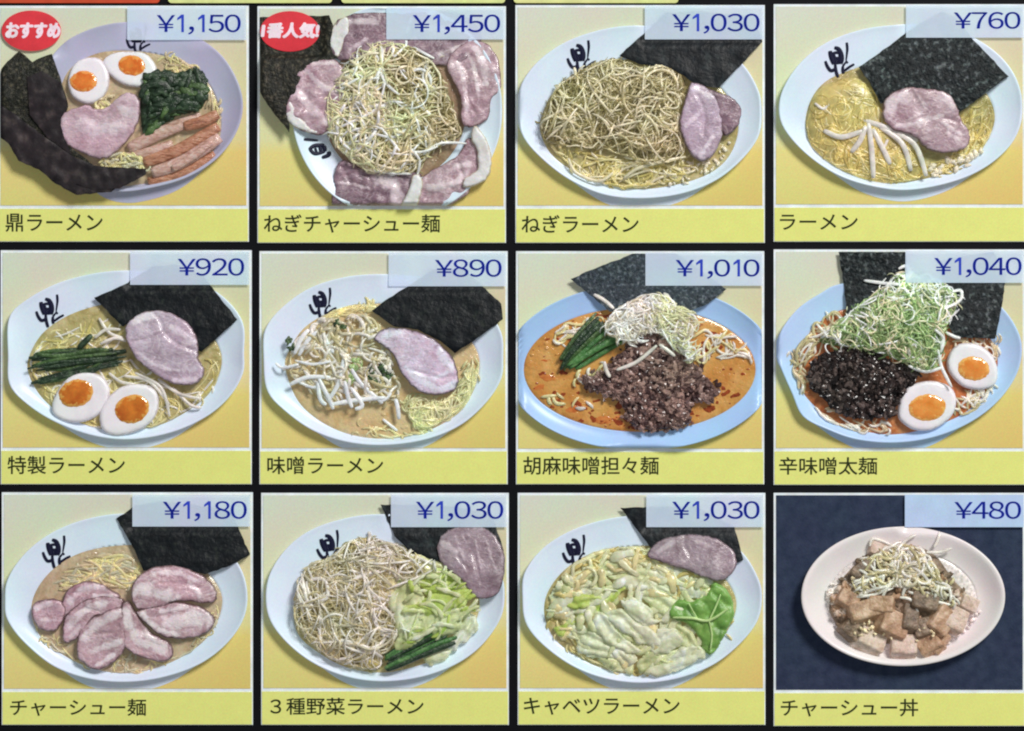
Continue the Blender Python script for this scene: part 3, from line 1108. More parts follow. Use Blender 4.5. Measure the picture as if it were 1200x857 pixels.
# ---- 1: seaweed fan, two eggs, pork, spinach, bamboo shoots
def dish_one():
    root, b = button(0, 0, (-6, 20, 862, 838), 712, (442, 24, 854, 140), '¥1,150', (540, 52, 834, 113), '鼎ラーメン', (20, 741, 355, 803),
        'menu button priced ¥1,150 with fanned seaweed, two egg halves and bamboo shoots', badge=(110, 108, 103, 70, 'おすすめ', (22, 82, 206, 132), 0.1))
    bowl(root, [(200, 172), (300, 108), (430, 78), (560, 88), (680, 128), (775, 200), (832, 300), (843, 390), (812, 480), (745, 560), (645, 620), (520, 655), (410, 666), (300, 640), (200, 560), (140, 440), (140, 290)],
         [(225, 265), (280, 210), (370, 178), (500, 180), (620, 210), (700, 260), (745, 330), (768, 420), (752, 510), (690, 570), (600, 618), (500, 640), (400, 645), (300, 600), (230, 500), (195, 380)],
         M['bowl_shaded'], M['soup_beige'])
    emblem(root, 478, 142, 0.17, 0.1)
    sheet(root, [(-5, 255), (30, 215), (68, 178), (90, 195), (115, 218), (150, 200), (182, 188), (215, 280), (242, 372), (215, 430), (235, 500), (330, 575), (200, 520), (90, 430), (-5, 390)], M['nori_green'], 26, 11, 4, 9, (0.0, 0.0))
    sheet(root, [(-5, 360), (60, 400), (150, 470), (260, 545), (330, 575), (400, 590), (470, 600), (430, 640), (390, 668), (270, 678), (200, 640), (140, 590), (70, 560), (35, 500), (-5, 470)], M['nori_brown'], 33, 12, 4, 14, (0, 0), label='brownish lower seaweed sheet', size=45)
    sheet(root, [(100, 270), (150, 250), (215, 290), (240, 370), (212, 425), (225, 470), (255, 540), (170, 480), (110, 400)], M['nori_brown'], 35, 13, 4, 8, (0, 0), size=40)
    sheet(root, [(330, 578), (400, 582), (510, 588), (512, 606), (470, 630), (420, 656), (330, 662), (270, 640)], M['nori_brown'], 37, 14, 3, 6, (0, 0), size=40)
    mb = MB()
    strands(mb, catmull([(330, 370), (350, 340), (400, 330), (420, 360), (400, 400), (350, 410)], 4), 26, lambda q: np.full(len(q), 20.0), 10, (40, 110), (4, 6), 0.02, (0, 1), 4)
    strands(mb, catmull([(510, 200), (600, 200), (690, 250), (740, 330), (760, 420), (730, 440), (690, 330), (600, 250)], 4), 60, lambda q: np.full(len(q), 14.0), 6, (60, 160), (3, 5), 0.012, (0, 1), 5)
    strands(mb, catmull([(340, 570), (420, 530), (500, 560), (510, 600), (420, 590)], 4), 46, lambda q: np.full(len(q), 26.0), 10, (30, 90), (3.5, 5.5), 0.02, (1, 2), 6)
    mb.build('noodle_heap', seq(3, 'tan_noodle', 'noodle_pale', 'sprout_grey'), root, kind='stuff')
    egg(root, [(290, 205), (345, 205), (378, 250), (376, 310), (345, 352), (300, 362), (255, 338), (238, 288), (255, 232)], (293, 285), (48, 38), 'yolk', 26, 1)
    egg(root, [(358, 218), (385, 190), (440, 180), (505, 188), (542, 232), (540, 278), (495, 303), (430, 295), (380, 258)], (458, 230), (48, 37), 'yolk', 22, 2, 0.2)
    mb = MB()
    poly = catmull([(490, 300), (500, 265), (560, 248), (630, 262), (690, 240), (722, 310), (695, 378), (610, 405), (540, 445), (505, 480), (490, 420)], 5)
    pillow(mb, poly, 20, 12, 30, 12, 8, 24, 5, 0, 4)
    shreds(mb, poly, 120, 24, 26, (50, 150), (4, 15), (0, 0, 0, 1), 9, -0.5, 0.6)
    mb.build('spinach_bundle', seq(2, 'green', 'green_mid'), root)
    slice_(root, [(213, 440), (228, 395), (300, 368), (340, 382), (372, 376), (405, 348), (440, 325), (478, 335), (490, 390), (470, 450), (430, 505), (380, 547), (330, 548), (260, 518), (220, 480)], M['pork_pink'], 40, 9, 8, 7, fat=[([(290, 430), (340, 455), (410, 445)], 26), ([(430, 380), (470, 400)], 16)], seams=[[(340, 392), (368, 400), (385, 378)]])
    for i, (p, r, m, z) in enumerate((([(448, 518), (560, 462), (700, 408)], 22, 'bamboo_pale', 22), ([(640, 440), (700, 425), (758, 398)], 20, 'bamboo', 30), ([(432, 548), (520, 528), (600, 500)], 17, 'bamboo_pale', 18),
                               ([(500, 566), (620, 522), (760, 440)], 21, 'bamboo', 28), ([(530, 602), (640, 560), (765, 478)], 22, 'bamboo_pale', 34), ([(515, 632), (630, 606), (748, 538)], 19, 'bamboo', 22),
                               ([(600, 590), (680, 540), (738, 492)], 13, 'bamboo_pale', 46))):
        strip(root, p, r, M[m], z, 'bamboo_shoot', 0.45, taper=0.8)

# ---- 2: leek mountain ringed by pork
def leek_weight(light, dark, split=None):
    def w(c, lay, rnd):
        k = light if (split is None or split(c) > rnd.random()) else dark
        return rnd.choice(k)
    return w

def dish_two():
    root, b = button(1, 0, (5, 22, 866, 842), 714, (452, 28, 862, 138), '¥1,450', (551, 52, 845, 113), 'ねぎチャーシュー麺', (28, 744, 637, 806),
        'menu button priced ¥1,450 with a leek mountain ringed by pork slices, red badge', badge=(118, 110, 103, 70, '1番人気!', (20, 82, 214, 132), 0.12))
    bowl(root, ell(490, 385, 364, 372), ell(480, 380, 250, 255), M['bowl_white'], M['soup_brown'], lip=8)
    emblem(root, 400, 450, 1.0, 0.0, strokes=MARK_ASIDE)
    sheet(root, [(12, 60), (255, 55), (268, 90), (262, 150), (285, 205), (220, 215), (165, 250), (140, 320), (118, 380), (118, 462), (60, 390), (12, 318)], M['nori_green'], 32, 21, 4, 4)
    P = [([(258, 135), (275, 80), (340, 50), (450, 45), (520, 60), (540, 130), (420, 200), (330, 210), (285, 208), (262, 180)], 'pork_dark', 40),
         ([(105, 395), (118, 335), (145, 255), (195, 215), (270, 208), (310, 260), (300, 350), (270, 430), (235, 468), (180, 462), (120, 432)], 'pork', 42),
         ([(455, 70), (560, 42), (700, 48), (775, 105), (770, 160), (710, 220), (620, 225), (520, 170), (480, 120)], 'pork_dark', 22),
         ([(660, 230), (700, 165), (770, 140), (832, 190), (851, 300), (818, 345), (802, 415), (748, 442), (712, 425), (706, 330)], 'pork', 29),
         ([(555, 700), (575, 620), (640, 575), (700, 540), (735, 480), (770, 510), (785, 590), (745, 645), (728, 680), (640, 722), (560, 722)], 'pork', 24),
         ([(272, 600), (305, 555), (400, 600), (560, 600), (560, 640), (525, 722), (280, 722), (275, 650)], 'pork_dark', 24)]
    FAT = [[([(300, 90), (340, 75), (420, 80)], 10), ([(330, 170), (380, 140)], 8)], [([(180, 250), (230, 300), (280, 320)], 10), ([(150, 330), (200, 380), (240, 420)], 16), ([(200, 225), (270, 222)], 8)],
           [([(560, 90), (640, 100), (720, 90)], 12), ([(640, 190), (720, 160)], 10)], [([(700, 220), (722, 300), (730, 390)], 8), ([(760, 170), (790, 230), (795, 290)], 12), ([(735, 190), (760, 250), (770, 340)], 7)],
           [([(600, 650), (680, 640), (730, 600)], 12), ([(690, 580), (740, 570)], 10)], [([(285, 636), (340, 642), (395, 656)], 5), ([(430, 620), (480, 650), (490, 710)], 24)]]
    SEAM = [[[(330, 60), (345, 110), (320, 150)]], [[(150, 400), (190, 350), (250, 340)]], [[(600, 140), (640, 190), (700, 200)]], [[(705, 210), (735, 260), (730, 330), (760, 400)], [(760, 250), (790, 300)]],
            [[(590, 690), (650, 660), (720, 650)], [(700, 560), (720, 620)]], [[(390, 605), (400, 650), (380, 700)], [(300, 580), (330, 640)]]]
    for i, (p, m, z) in enumerate(P):
        slice_(root, p, M[m], z, 8, 8, 30 + i, amp=10, size=36, fat=FAT[i], seams=SEAM[i])
    for i, p in enumerate(([(258, 135), (275, 85), (315, 60), (322, 110), (300, 160), (285, 200), (264, 180)], [(105, 395), (118, 350), (150, 400), (190, 440), (225, 466), (180, 462), (120, 432)],
                           [(745, 480), (758, 440), (795, 480), (817, 555), (803, 618), (760, 645), (718, 648), (725, 620), (768, 590), (765, 520)], [(500, 722), (530, 660), (548, 608), (578, 628), (568, 690), (552, 722)])):
        slice_(root, p, M['fat'], 44, 8, 8, 50 + i, name='pork_fat', amp=3)
    mb = MB()
    poly = catmull([(232, 430), (250, 345), (300, 245), (360, 160), (450, 142), (540, 165), (610, 220), (650, 290), (690, 400), (712, 470), (650, 500), (590, 550), (560, 600), (480, 602), (380, 592), (300, 530), (262, 480)], 5)
    pillow(mb, poly, 14, 34, 110, 15, 6, 40, 4, 6, 6)  # dark base colour stands in for shade between the strands
    zf = dome(poly, 20, 58, 150)
    strands(mb, poly, 330, lambda q: zf(q) - 8, 10, (80, 220), (2.0, 3.8), 0.009, (4, 5, 6), 21, spill=0.1)  # lower strands get darker colours, painting shade deeper in the heap
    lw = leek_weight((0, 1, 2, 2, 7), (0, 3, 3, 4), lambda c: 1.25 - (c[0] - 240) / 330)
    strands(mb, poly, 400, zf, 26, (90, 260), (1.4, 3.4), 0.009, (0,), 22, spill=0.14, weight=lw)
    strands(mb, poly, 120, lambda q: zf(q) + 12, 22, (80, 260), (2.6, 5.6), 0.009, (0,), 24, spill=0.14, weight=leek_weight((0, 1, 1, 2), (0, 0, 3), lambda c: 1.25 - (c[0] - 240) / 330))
    for p in ([(230, 470), (330, 430), (420, 380), (450, 290)], [(380, 590), (470, 602), (540, 605)], [(580, 540), (640, 500), (730, 500)], [(520, 165), (525, 110), (540, 60)], [(545, 165), (580, 185), (618, 205)], [(430, 440), (470, 490), (500, 528)], [(420, 470), (480, 480), (540, 440)], [(560, 610), (568, 560), (540, 520)]):
        q = catmull(p, 6, False)
        tube(mb, np.concatenate([q, (zf(q) + 22)[:, None]], 1), 4.8, 1, 6, 0.7)
    mb.build('leek_heap', seq(0, 'leek_cream', 'leek_white', 'leek_green', 'leek_tan', 'leek_brown', 'leek_dark', 'gap_shade_olive', 'leek_yellow'), root, kind='stuff')

def leek_ramen_heap(root, poly, seed, n1=380, n2=340, hi=52):
    mb = MB()
    poly = catmull(poly, 5)
    pillow(mb, poly, 12, hi - 22, 110, 15, 6, 40, 4, 4, 6)  # darker base paints the shaded gaps under the strands
    zf = dome(poly, 17, hi, 150)
    strands(mb, poly, n1, lambda q: zf(q) - 8, 12, (90, 260), (1.8, 3.6), 0.006, (1, 2, 2, 3), seed, spill=0.08)  # deeper layer coloured darker as painted shade
    strands(mb, poly, n2, zf, 24, (80, 240), (1.4, 3.2), 0.007, (0, 1, 1, 2, 2), seed + 1, spill=0.12, loop=0.2)
    strands(mb, poly, 90, lambda q: zf(q) + 14, 20, (70, 220), (2.2, 4.8), 0.007, (0, 0, 1), seed + 2, spill=0.12, loop=0.2)
    return mb, zf

LEEK = ('leek_cream', 'leek_tan', 'leek_brown', 'leek_dark', 'gap_shade_tan', 'noodle_gold', 'noodle_pale')
LEEK_PALE = ('sprout', 'sprout_grey', 'leek_tan', 'leek_brown', 'gap_shade_tan', 'noodle_gold', 'noodle_pale')

# ---- 3: leek ramen
def dish_three():
    root, b = button(2, 0, (12, 18, 876, 842), 712, (460, 22, 872, 138), '¥1,030', (560, 49, 856, 110), 'ねぎラーメン', (34, 746, 438, 806),
        'menu button priced ¥1,030 with leek-covered ramen and two overlapping pork slices by seaweed')
    bowl(root, [(15, 390), (30, 300), (90, 215), (190, 145), (320, 102), (440, 90), (560, 103), (690, 150), (790, 215), (850, 310), (866, 400), (850, 480), (790, 560), (700, 630), (580, 675), (440, 690), (310, 675), (190, 620), (90, 540), (35, 470)],
         [(95, 450), (110, 380), (150, 310), (250, 235), (400, 205), (550, 215), (690, 275), (770, 370), (785, 450), (755, 540), (690, 600), (580, 640), (440, 658), (310, 638), (200, 588), (130, 530)], M['bowl_white'], M['soup_clear'])
    emblem(root, 238, 205, 0.2)
    sheet(root, [(372, 195), (420, 150), (470, 105), (530, 45), (650, 40), (840, 60), (868, 145), (790, 230), (715, 308), (640, 300), (590, 262), (540, 235), (440, 225)], M['nori'], 22, 31, 4, 6)
    mb, zf = leek_ramen_heap(root, [(105, 470), (102, 425), (130, 350), (170, 290), (250, 242), (310, 212), (380, 207), (440, 230), (500, 225), (570, 250), (600, 290), (582, 350), (575, 430), (600, 520), (560, 560), (480, 575), (380, 540), (300, 520), (200, 510), (140, 500)], 33)
    strands(mb, catmull([(130, 500), (200, 520), (300, 540), (400, 560), (520, 560), (600, 540), (640, 570), (590, 620), (480, 645), (400, 652), (300, 632), (210, 585)], 4), 130, lambda q: np.full(len(q), 14.0), 8, (80, 220), (3, 4.6), 0.012, (0, 5, 6, 6), 35)
    for p in ([(385, 620), (450, 580), (600, 545)], [(490, 245), (515, 200), (545, 150)], [(500, 240), (505, 190), (492, 150)], [(150, 300), (170, 325), (195, 345)], [(195, 550), (220, 600), (300, 630), (350, 600)], [(215, 235), (222, 270), (228, 300)]):
        q = catmull(p, 6, False)
        tube(mb, np.concatenate([q, (zf(q) + 16)[:, None]], 1), 6, 0, 6, 0.7)
    mb.build('leek_heap', [M[m] for m in LEEK], root, kind='stuff')
    slice_(root, [(645, 300), (700, 318), (760, 342), (793, 382), (778, 440), (738, 475), (720, 440), (700, 370)], M['pork_dark'], 44, 7, 8, 36, label='darker pork slice tucked behind')
    slice_(root, [(580, 413), (605, 325), (622, 290), (680, 312), (718, 380), (726, 470), (695, 540), (652, 562), (610, 525), (583, 460)], M['pork_light'], 48, 8, 8, 37, fat=[([(600, 440), (640, 400)], 9), ([(625, 310), (690, 340)], 9), ([(690, 480), (650, 540)], 8)], seams=[[(640, 330), (665, 400), (660, 470)]])
    mb = MB()
    crumbs(mb, np.array([(590, 560), (690, 560), (770, 470), (775, 500), (700, 590), (600, 640), (540, 640)]), 50, lambda q: np.full(len(q), 14.0), (3, 7), (0,), 8, 2)
    mb.build('soup_bubbles', M['foam'], root)

# ---- 4: plain ramen
def dish_four():
    root, b = button(3, 0, (20, 15, 891, 838), 708, (477, 20, 884, 132), '¥760', (652, 43, 872, 101), 'ラーメン', (42, 744, 310, 796),
        'menu button priced ¥760 with plain ramen, bean sprouts and speckled seaweed')
    bowl(root, [(35, 390), (50, 310), (110, 220), (200, 150), (320, 105), (440, 88), (560, 85), (690, 120), (790, 185), (850, 260), (878, 350), (875, 420), (840, 500), (760, 575), (650, 628), (500, 660), (380, 653), (250, 615), (140, 545), (60, 460)],
         [(130, 450), (135, 380), (170, 310), (240, 260), (400, 215), (600, 225), (735, 300), (785, 390), (770, 470), (720, 540), (620, 600), (480, 633), (370, 628), (250, 588), (170, 530)], M['bowl_white'], M['soup_clear'])
    emblem(root, 245, 215, 0.207)
    sheet(root, [(312, 235), (420, 160), (470, 120), (520, 85), (600, 42), (650, 60), (720, 150), (830, 268), (745, 330), (655, 395), (600, 360), (500, 330), (420, 350), (388, 362), (350, 290)], M['nori_grain'], 24, 41, 4, 8, size=40)
    mb = MB()
    left = catmull([(132, 450), (150, 350), (200, 295), (290, 272), (360, 310), (392, 390), (450, 460), (520, 520), (545, 600), (450, 632), (350, 625), (250, 585), (165, 522)], 5)
    pillow(mb, left, 12, 24, 90, 15, 4, 40, 4, 0, 6)
    zf = dome(left, 9, 34, 90)
    strands(mb, left, 220, zf, 3.5, (120, 300), (3.0, 4.4), 0.009, (0, 0, 1, 2), 42, angle=0.9, spread=0.7)
    right = catmull([(670, 400), (735, 335), (775, 380), (768, 460), (730, 525), (660, 570), (560, 605), (540, 570), (640, 530)], 5)
    strands(mb, right, 120, lambda q: np.full(len(q), 8.6), 5, (90, 220), (3.0, 4.4), 0.01, (0, 1, 1, 2), 43, angle=1.8, spread=0.6)
    mb.build('noodle_heap', seq(0, 'noodle_gold', 'noodle_pale', 'noodle_deep'), root, kind='stuff')
    slice_(root, [(393, 390), (412, 335), (480, 308), (560, 313), (620, 330), (652, 380), (662, 415), (690, 460), (690, 503), (650, 527), (590, 530), (540, 512), (500, 475), (430, 452), (400, 422)], M['pork'], 48, 9, 8, 44, amp=6, fat=[([(412, 400), (425, 355), (470, 335)], 22), ([(600, 330), (638, 365)], 20), ([(440, 440), (500, 432), (560, 415), (600, 405)], 7), ([(520, 345), (535, 385), (480, 420)], 5), ([(600, 430), (660, 470)], 7), ([(620, 468), (650, 482)], 10)], seams=[[(488, 318), (508, 348)], [(540, 425), (600, 412), (655, 428)]])
    for i, p in enumerate(([(190, 455), (250, 478), (330, 455)], [(335, 440), (315, 490), (285, 530)], [(345, 430), (355, 520), (362, 620)], [(360, 450), (395, 520), (420, 572)], [(380, 440), (460, 500), (492, 595)],
                           [(400, 445), (500, 500), (545, 612)], [(325, 418), (420, 450), (515, 490)], [(395, 520), (405, 500), (412, 485)], [(160, 360), (190, 380), (215, 355)])):
        strip(root, p, 9.5 if i < 7 else 5, M['sprout'], 40 - 1.2 * i, 'bean_sprout', 0.5, arch=6)
    mb = MB()
    crumbs(mb, np.array([(560, 560), (690, 540), (740, 520), (700, 575), (600, 612), (540, 610)]), 26, lambda q: np.full(len(q), 14.0), (4, 11), (0,), 8, 2, 0.4)
    mb.build('soup_bubbles', M['foam'], root)

# ---- 5: special ramen with greens and two eggs
def dish_five():
    root, b = button(0, 1, (2, 25, 872, 836), 708, (452, 30, 864, 145), '¥920', (626, 53, 846, 113), '特製ラーメン', (27, 738, 432, 800),
        'menu button priced ¥920 with two egg halves, dark green stalks and one pork slice')
    bowl(root, [(32, 390), (34, 262), (90, 200), (200, 140), (330, 105), (450, 95), (580, 103), (700, 140), (790, 200), (845, 280), (848, 380), (845, 450), (800, 530), (720, 600), (600, 655), (460, 680), (330, 668), (200, 622), (100, 560), (37, 490)],
         [(95, 440), (110, 370), (160, 300), (260, 240), (400, 205), (560, 205), (690, 270), (755, 350), (770, 420), (735, 510), (670, 570), (560, 630), (430, 652), (320, 638), (220, 598), (140, 530)], M['bowl_white'], M['soup_clear'])
    emblem(root, 172, 240, 0.195, 0.03)
    sheet(root, [(328, 190), (430, 145), (530, 80), (610, 75), (700, 110), (825, 265), (760, 325), (700, 378), (640, 340), (560, 270), (470, 260), (430, 290), (400, 262)], M['nori_black'], 24, 51, 4, 6)
    mb = MB()
    poly = catmull([(110, 440), (125, 370), (190, 300), (280, 270), (400, 270), (450, 400), (560, 470), (640, 500), (740, 400), (765, 430), (730, 510), (660, 570), (560, 628), (430, 645), (300, 630), (180, 560)], 5)
    strands(mb, poly, 190, lambda q: np.full(len(q), 8.2), 5.5, (90, 230), (2.6, 4.6), 0.009, (0, 1, 1, 2), 52)
    mb.build('noodle_heap', seq(0, 'sprout', 'noodle_pale', 'noodle_gold'), root, kind='stuff')
    for i, p in enumerate(([(345, 260), (380, 310), (430, 330)], [(330, 330), (370, 300), (420, 300)], [(350, 350), (400, 330), (440, 340)], [(430, 460), (520, 480), (590, 560)], [(470, 450), (560, 500), (590, 600)], [(550, 470), (620, 520), (700, 540)], [(380, 450), (420, 480), (470, 490)], [(600, 500), (660, 560), (700, 570)])):
        strip(root, p, 5.5, M['sprout'], 22 + i % 3 * 3, 'bean_sprout', 0.6)
    slice_(root, [(438, 300), (458, 265), (520, 235), (600, 245), (660, 285), (690, 340), (690, 400), (712, 440), (690, 482), (630, 492), (570, 472), (500, 422), (458, 370)], M['pork_light'], 48, 9, 8, 53, fat=[([(470, 265), (530, 252)], 15), ([(600, 290), (680, 345)], 13), ([(610, 475), (680, 472)], 10), ([(480, 380), (560, 430), (620, 440)], 6)], seams=[[(530, 238), (560, 270), (575, 310), (620, 350), (690, 378)], [(455, 345), (520, 332), (570, 312)], [(560, 350), (540, 400)]])
    mb = MB()
    rnd = random.Random(5)
    for i in range(30):
        y0 = rnd.uniform(380, 445) if i < 24 else rnd.uniform(470, 505)
        x0 = rnd.uniform(95, 190)
        y1 = rnd.uniform(365, 400) if i < 24 else rnd.uniform(400, 425)
        q = catmull([(x0, y0), (x0 + 90, (y0 * 2 + y1) / 3 + rnd.uniform(-12, 12)), (x0 + 180, (y0 + 2 * y1) / 3 + rnd.uniform(-8, 8)), (min(440, x0 + rnd.uniform(200, 300)), y1)], 5, False)
        tube(mb, np.concatenate([q, np.full((len(q), 1), 18 + rnd.random() * 16)], 1), rnd.uniform(3.5, 9), rnd.choice((0, 0, 0, 1)), 8, 0.4)
    q = catmull([(275, 365), (298, 342), (322, 318)], 5, False)
    tube(mb, np.concatenate([q, np.full((len(q), 1), 34)], 1), 11, 0, 8, 0.6)
    mb.build('green_stalks', seq(0, 'green', 'green_mid'), root)
    egg(root, [(183, 572), (203, 510), (250, 460), (310, 448), (360, 465), (383, 512), (366, 570), (320, 610), (258, 622), (205, 606)], (268, 520), (62, 48), 'yolk_dark', 26, 3, -0.25)
    egg(root, [(348, 602), (365, 550), (420, 500), (490, 488), (540, 510), (552, 560), (532, 612), (480, 650), (410, 668), (362, 650)], (462, 575), (62, 50), 'yolk_dark', 30, 4, -0.3)

# ---- 6: miso ramen
def dish_six():
    root, b = button(1, 1, (12, 28, 872, 836), 710, (460, 34, 866, 150), '¥890', (630, 57, 850, 117), '味噌ラーメン', (40, 740, 440, 800),
        'menu button priced ¥890 with creamy miso ramen, white sprouts and one pale pork slice')
    bowl(root, [(28, 400), (30, 310), (80, 235), (180, 160), (300, 120), (420, 108), (560, 115), (690, 150), (790, 215), (850, 310), (857, 400), (850, 470), (800, 550), (710, 630), (590, 680), (450, 700), (320, 690), (200, 650), (100, 580), (40, 510)],
         [(100, 430), (115, 370), (170, 290), (270, 235), (400, 210), (540, 217), (680, 272), (760, 360), (775, 440), (740, 540), (660, 620), (550, 665), (430, 680), (310, 660), (210, 610), (140, 540)], M['bowl_white'], M['soup_miso'])
    emblem(root, 230, 215, 0.19, 0.03)
    sheet(root, [(402, 235), (450, 198), (510, 160), (620, 90), (720, 90), (850, 210), (856, 265), (780, 322), (690, 382), (640, 340), (560, 300), (480, 290)], M['nori_black'], 25, 61, 4, 6)
    mb = MB()
    poly = catmull([(120, 400), (150, 330), (210, 280), (300, 250), (400, 260), (440, 330), (480, 430), (500, 500), (460, 550), (360, 560), (260, 550), (200, 510), (130, 470)], 5)
    strands(mb, poly, 240, dome(poly, 15, 30, 90), 14, (40, 130), (3.6, 7), 0.016, (0, 0, 1, 2), 62, spill=0.05)
    crumbs(mb, poly, 70, dome(poly, 16, 34, 90), (4, 9), (1, 2), 63, 8)
    mb.build('shredded_vegetable_heap', seq(0, 'sprout', 'sprout_grey', 'leek_tan'), root, kind='stuff')
    mb = MB()
    poly = catmull([(512, 560), (540, 520), (640, 530), (700, 500), (730, 390), (765, 400), (768, 460), (720, 560), (650, 612), (570, 640)], 5)
    strands(mb, poly, 130, dome(poly, 13, 22, 40), 8, (110, 240), (3.2, 4.8), 0.010, (0, 1), 64, angle=2.0, spread=0.4)
    strands(mb, catmull([(200, 270), (300, 225), (400, 215), (420, 240), (300, 250), (230, 300)], 4), 40, lambda q: np.full(len(q), 14.0), 5, (80, 180), (4, 6), 0.008, (0, 2), 66, angle=-0.4, spread=0.3)
    strands(mb, catmull([(330, 620), (420, 640), (560, 650), (640, 620), (700, 570), (740, 470), (770, 440), (740, 540), (660, 618), (550, 662), (430, 675), (340, 660)], 4), 26, lambda q: np.full(len(q), 12.6), 3, (40, 100), (3, 5), 0.02, (2, 0), 67)
    mb.build('noodle_heap', seq(0, 'noodle_cream', 'noodle_green', 'noodle_pale'), root, kind='stuff')
    for i, p in enumerate(([(150, 390), (180, 340), (215, 305)], [(135, 385), (160, 330), (185, 300)], [(120, 490), (180, 465), (260, 465)], [(220, 470), (250, 530), (270, 575)], [(250, 550), (290, 480), (305, 400)],
                           [(325, 420), (360, 480), (440, 555)], [(260, 560), (340, 545), (450, 535)], [(310, 480), (320, 530), (335, 570)], [(230, 300), (250, 350), (270, 380)], [(485, 540), (492, 570), (497, 610)], [(215, 480), (225, 540), (245, 560)],
                           [(330, 500), (370, 560), (345, 575)], [(150, 480), (200, 500), (240, 480)], [(440, 610), (465, 630), (490, 650)], [(70, 415), (95, 432), (150, 420)], [(150, 410), (200, 420), (260, 410)], [(400, 520), (440, 545), (470, 520)])):
        strip(root, p, 7.5 if i < 12 else 5, M['sprout_white'], 34 + i % 4 * 3 if i != 13 else 16, 'bean_sprout', 0.6, arch=4)
    mb = MB()
    for c, n, sd in (((430, 450), 60, 1), ((345, 420), 16, 2), ((325, 470), 12, 3), ((290, 290), 10, 4), ((125, 350), 6, 5)):
        crumbs(mb, ell(c[0], c[1], 44 if n > 20 else 20, 34 if n > 20 else 20), n, lambda q: np.full(len(q), 36.0), (5, 9), (0, 0, 1) if sd in (1, 4, 5) else (2,), sd, 5, 0.5)
    mb.build('green_onion_bits', seq(0, 'green_mid', 'green', 'leek_fresh'), root)
    slice_(root, [(410, 332), (440, 300), (510, 295), (590, 318), (650, 360), (692, 420), (702, 480), (680, 512), (620, 527), (550, 502), (500, 440), (475, 385), (430, 350)], M['pork_pale'], 48, 8, 8, 65, fat=[([(540, 450), (630, 505), (690, 485)], 12), ([(520, 430), (600, 470), (680, 440)], 7), ([(640, 380), (672, 430)], 18), ([(440, 325), (500, 310)], 9)], seams=[[(530, 440), (580, 452), (640, 468), (690, 462)]])

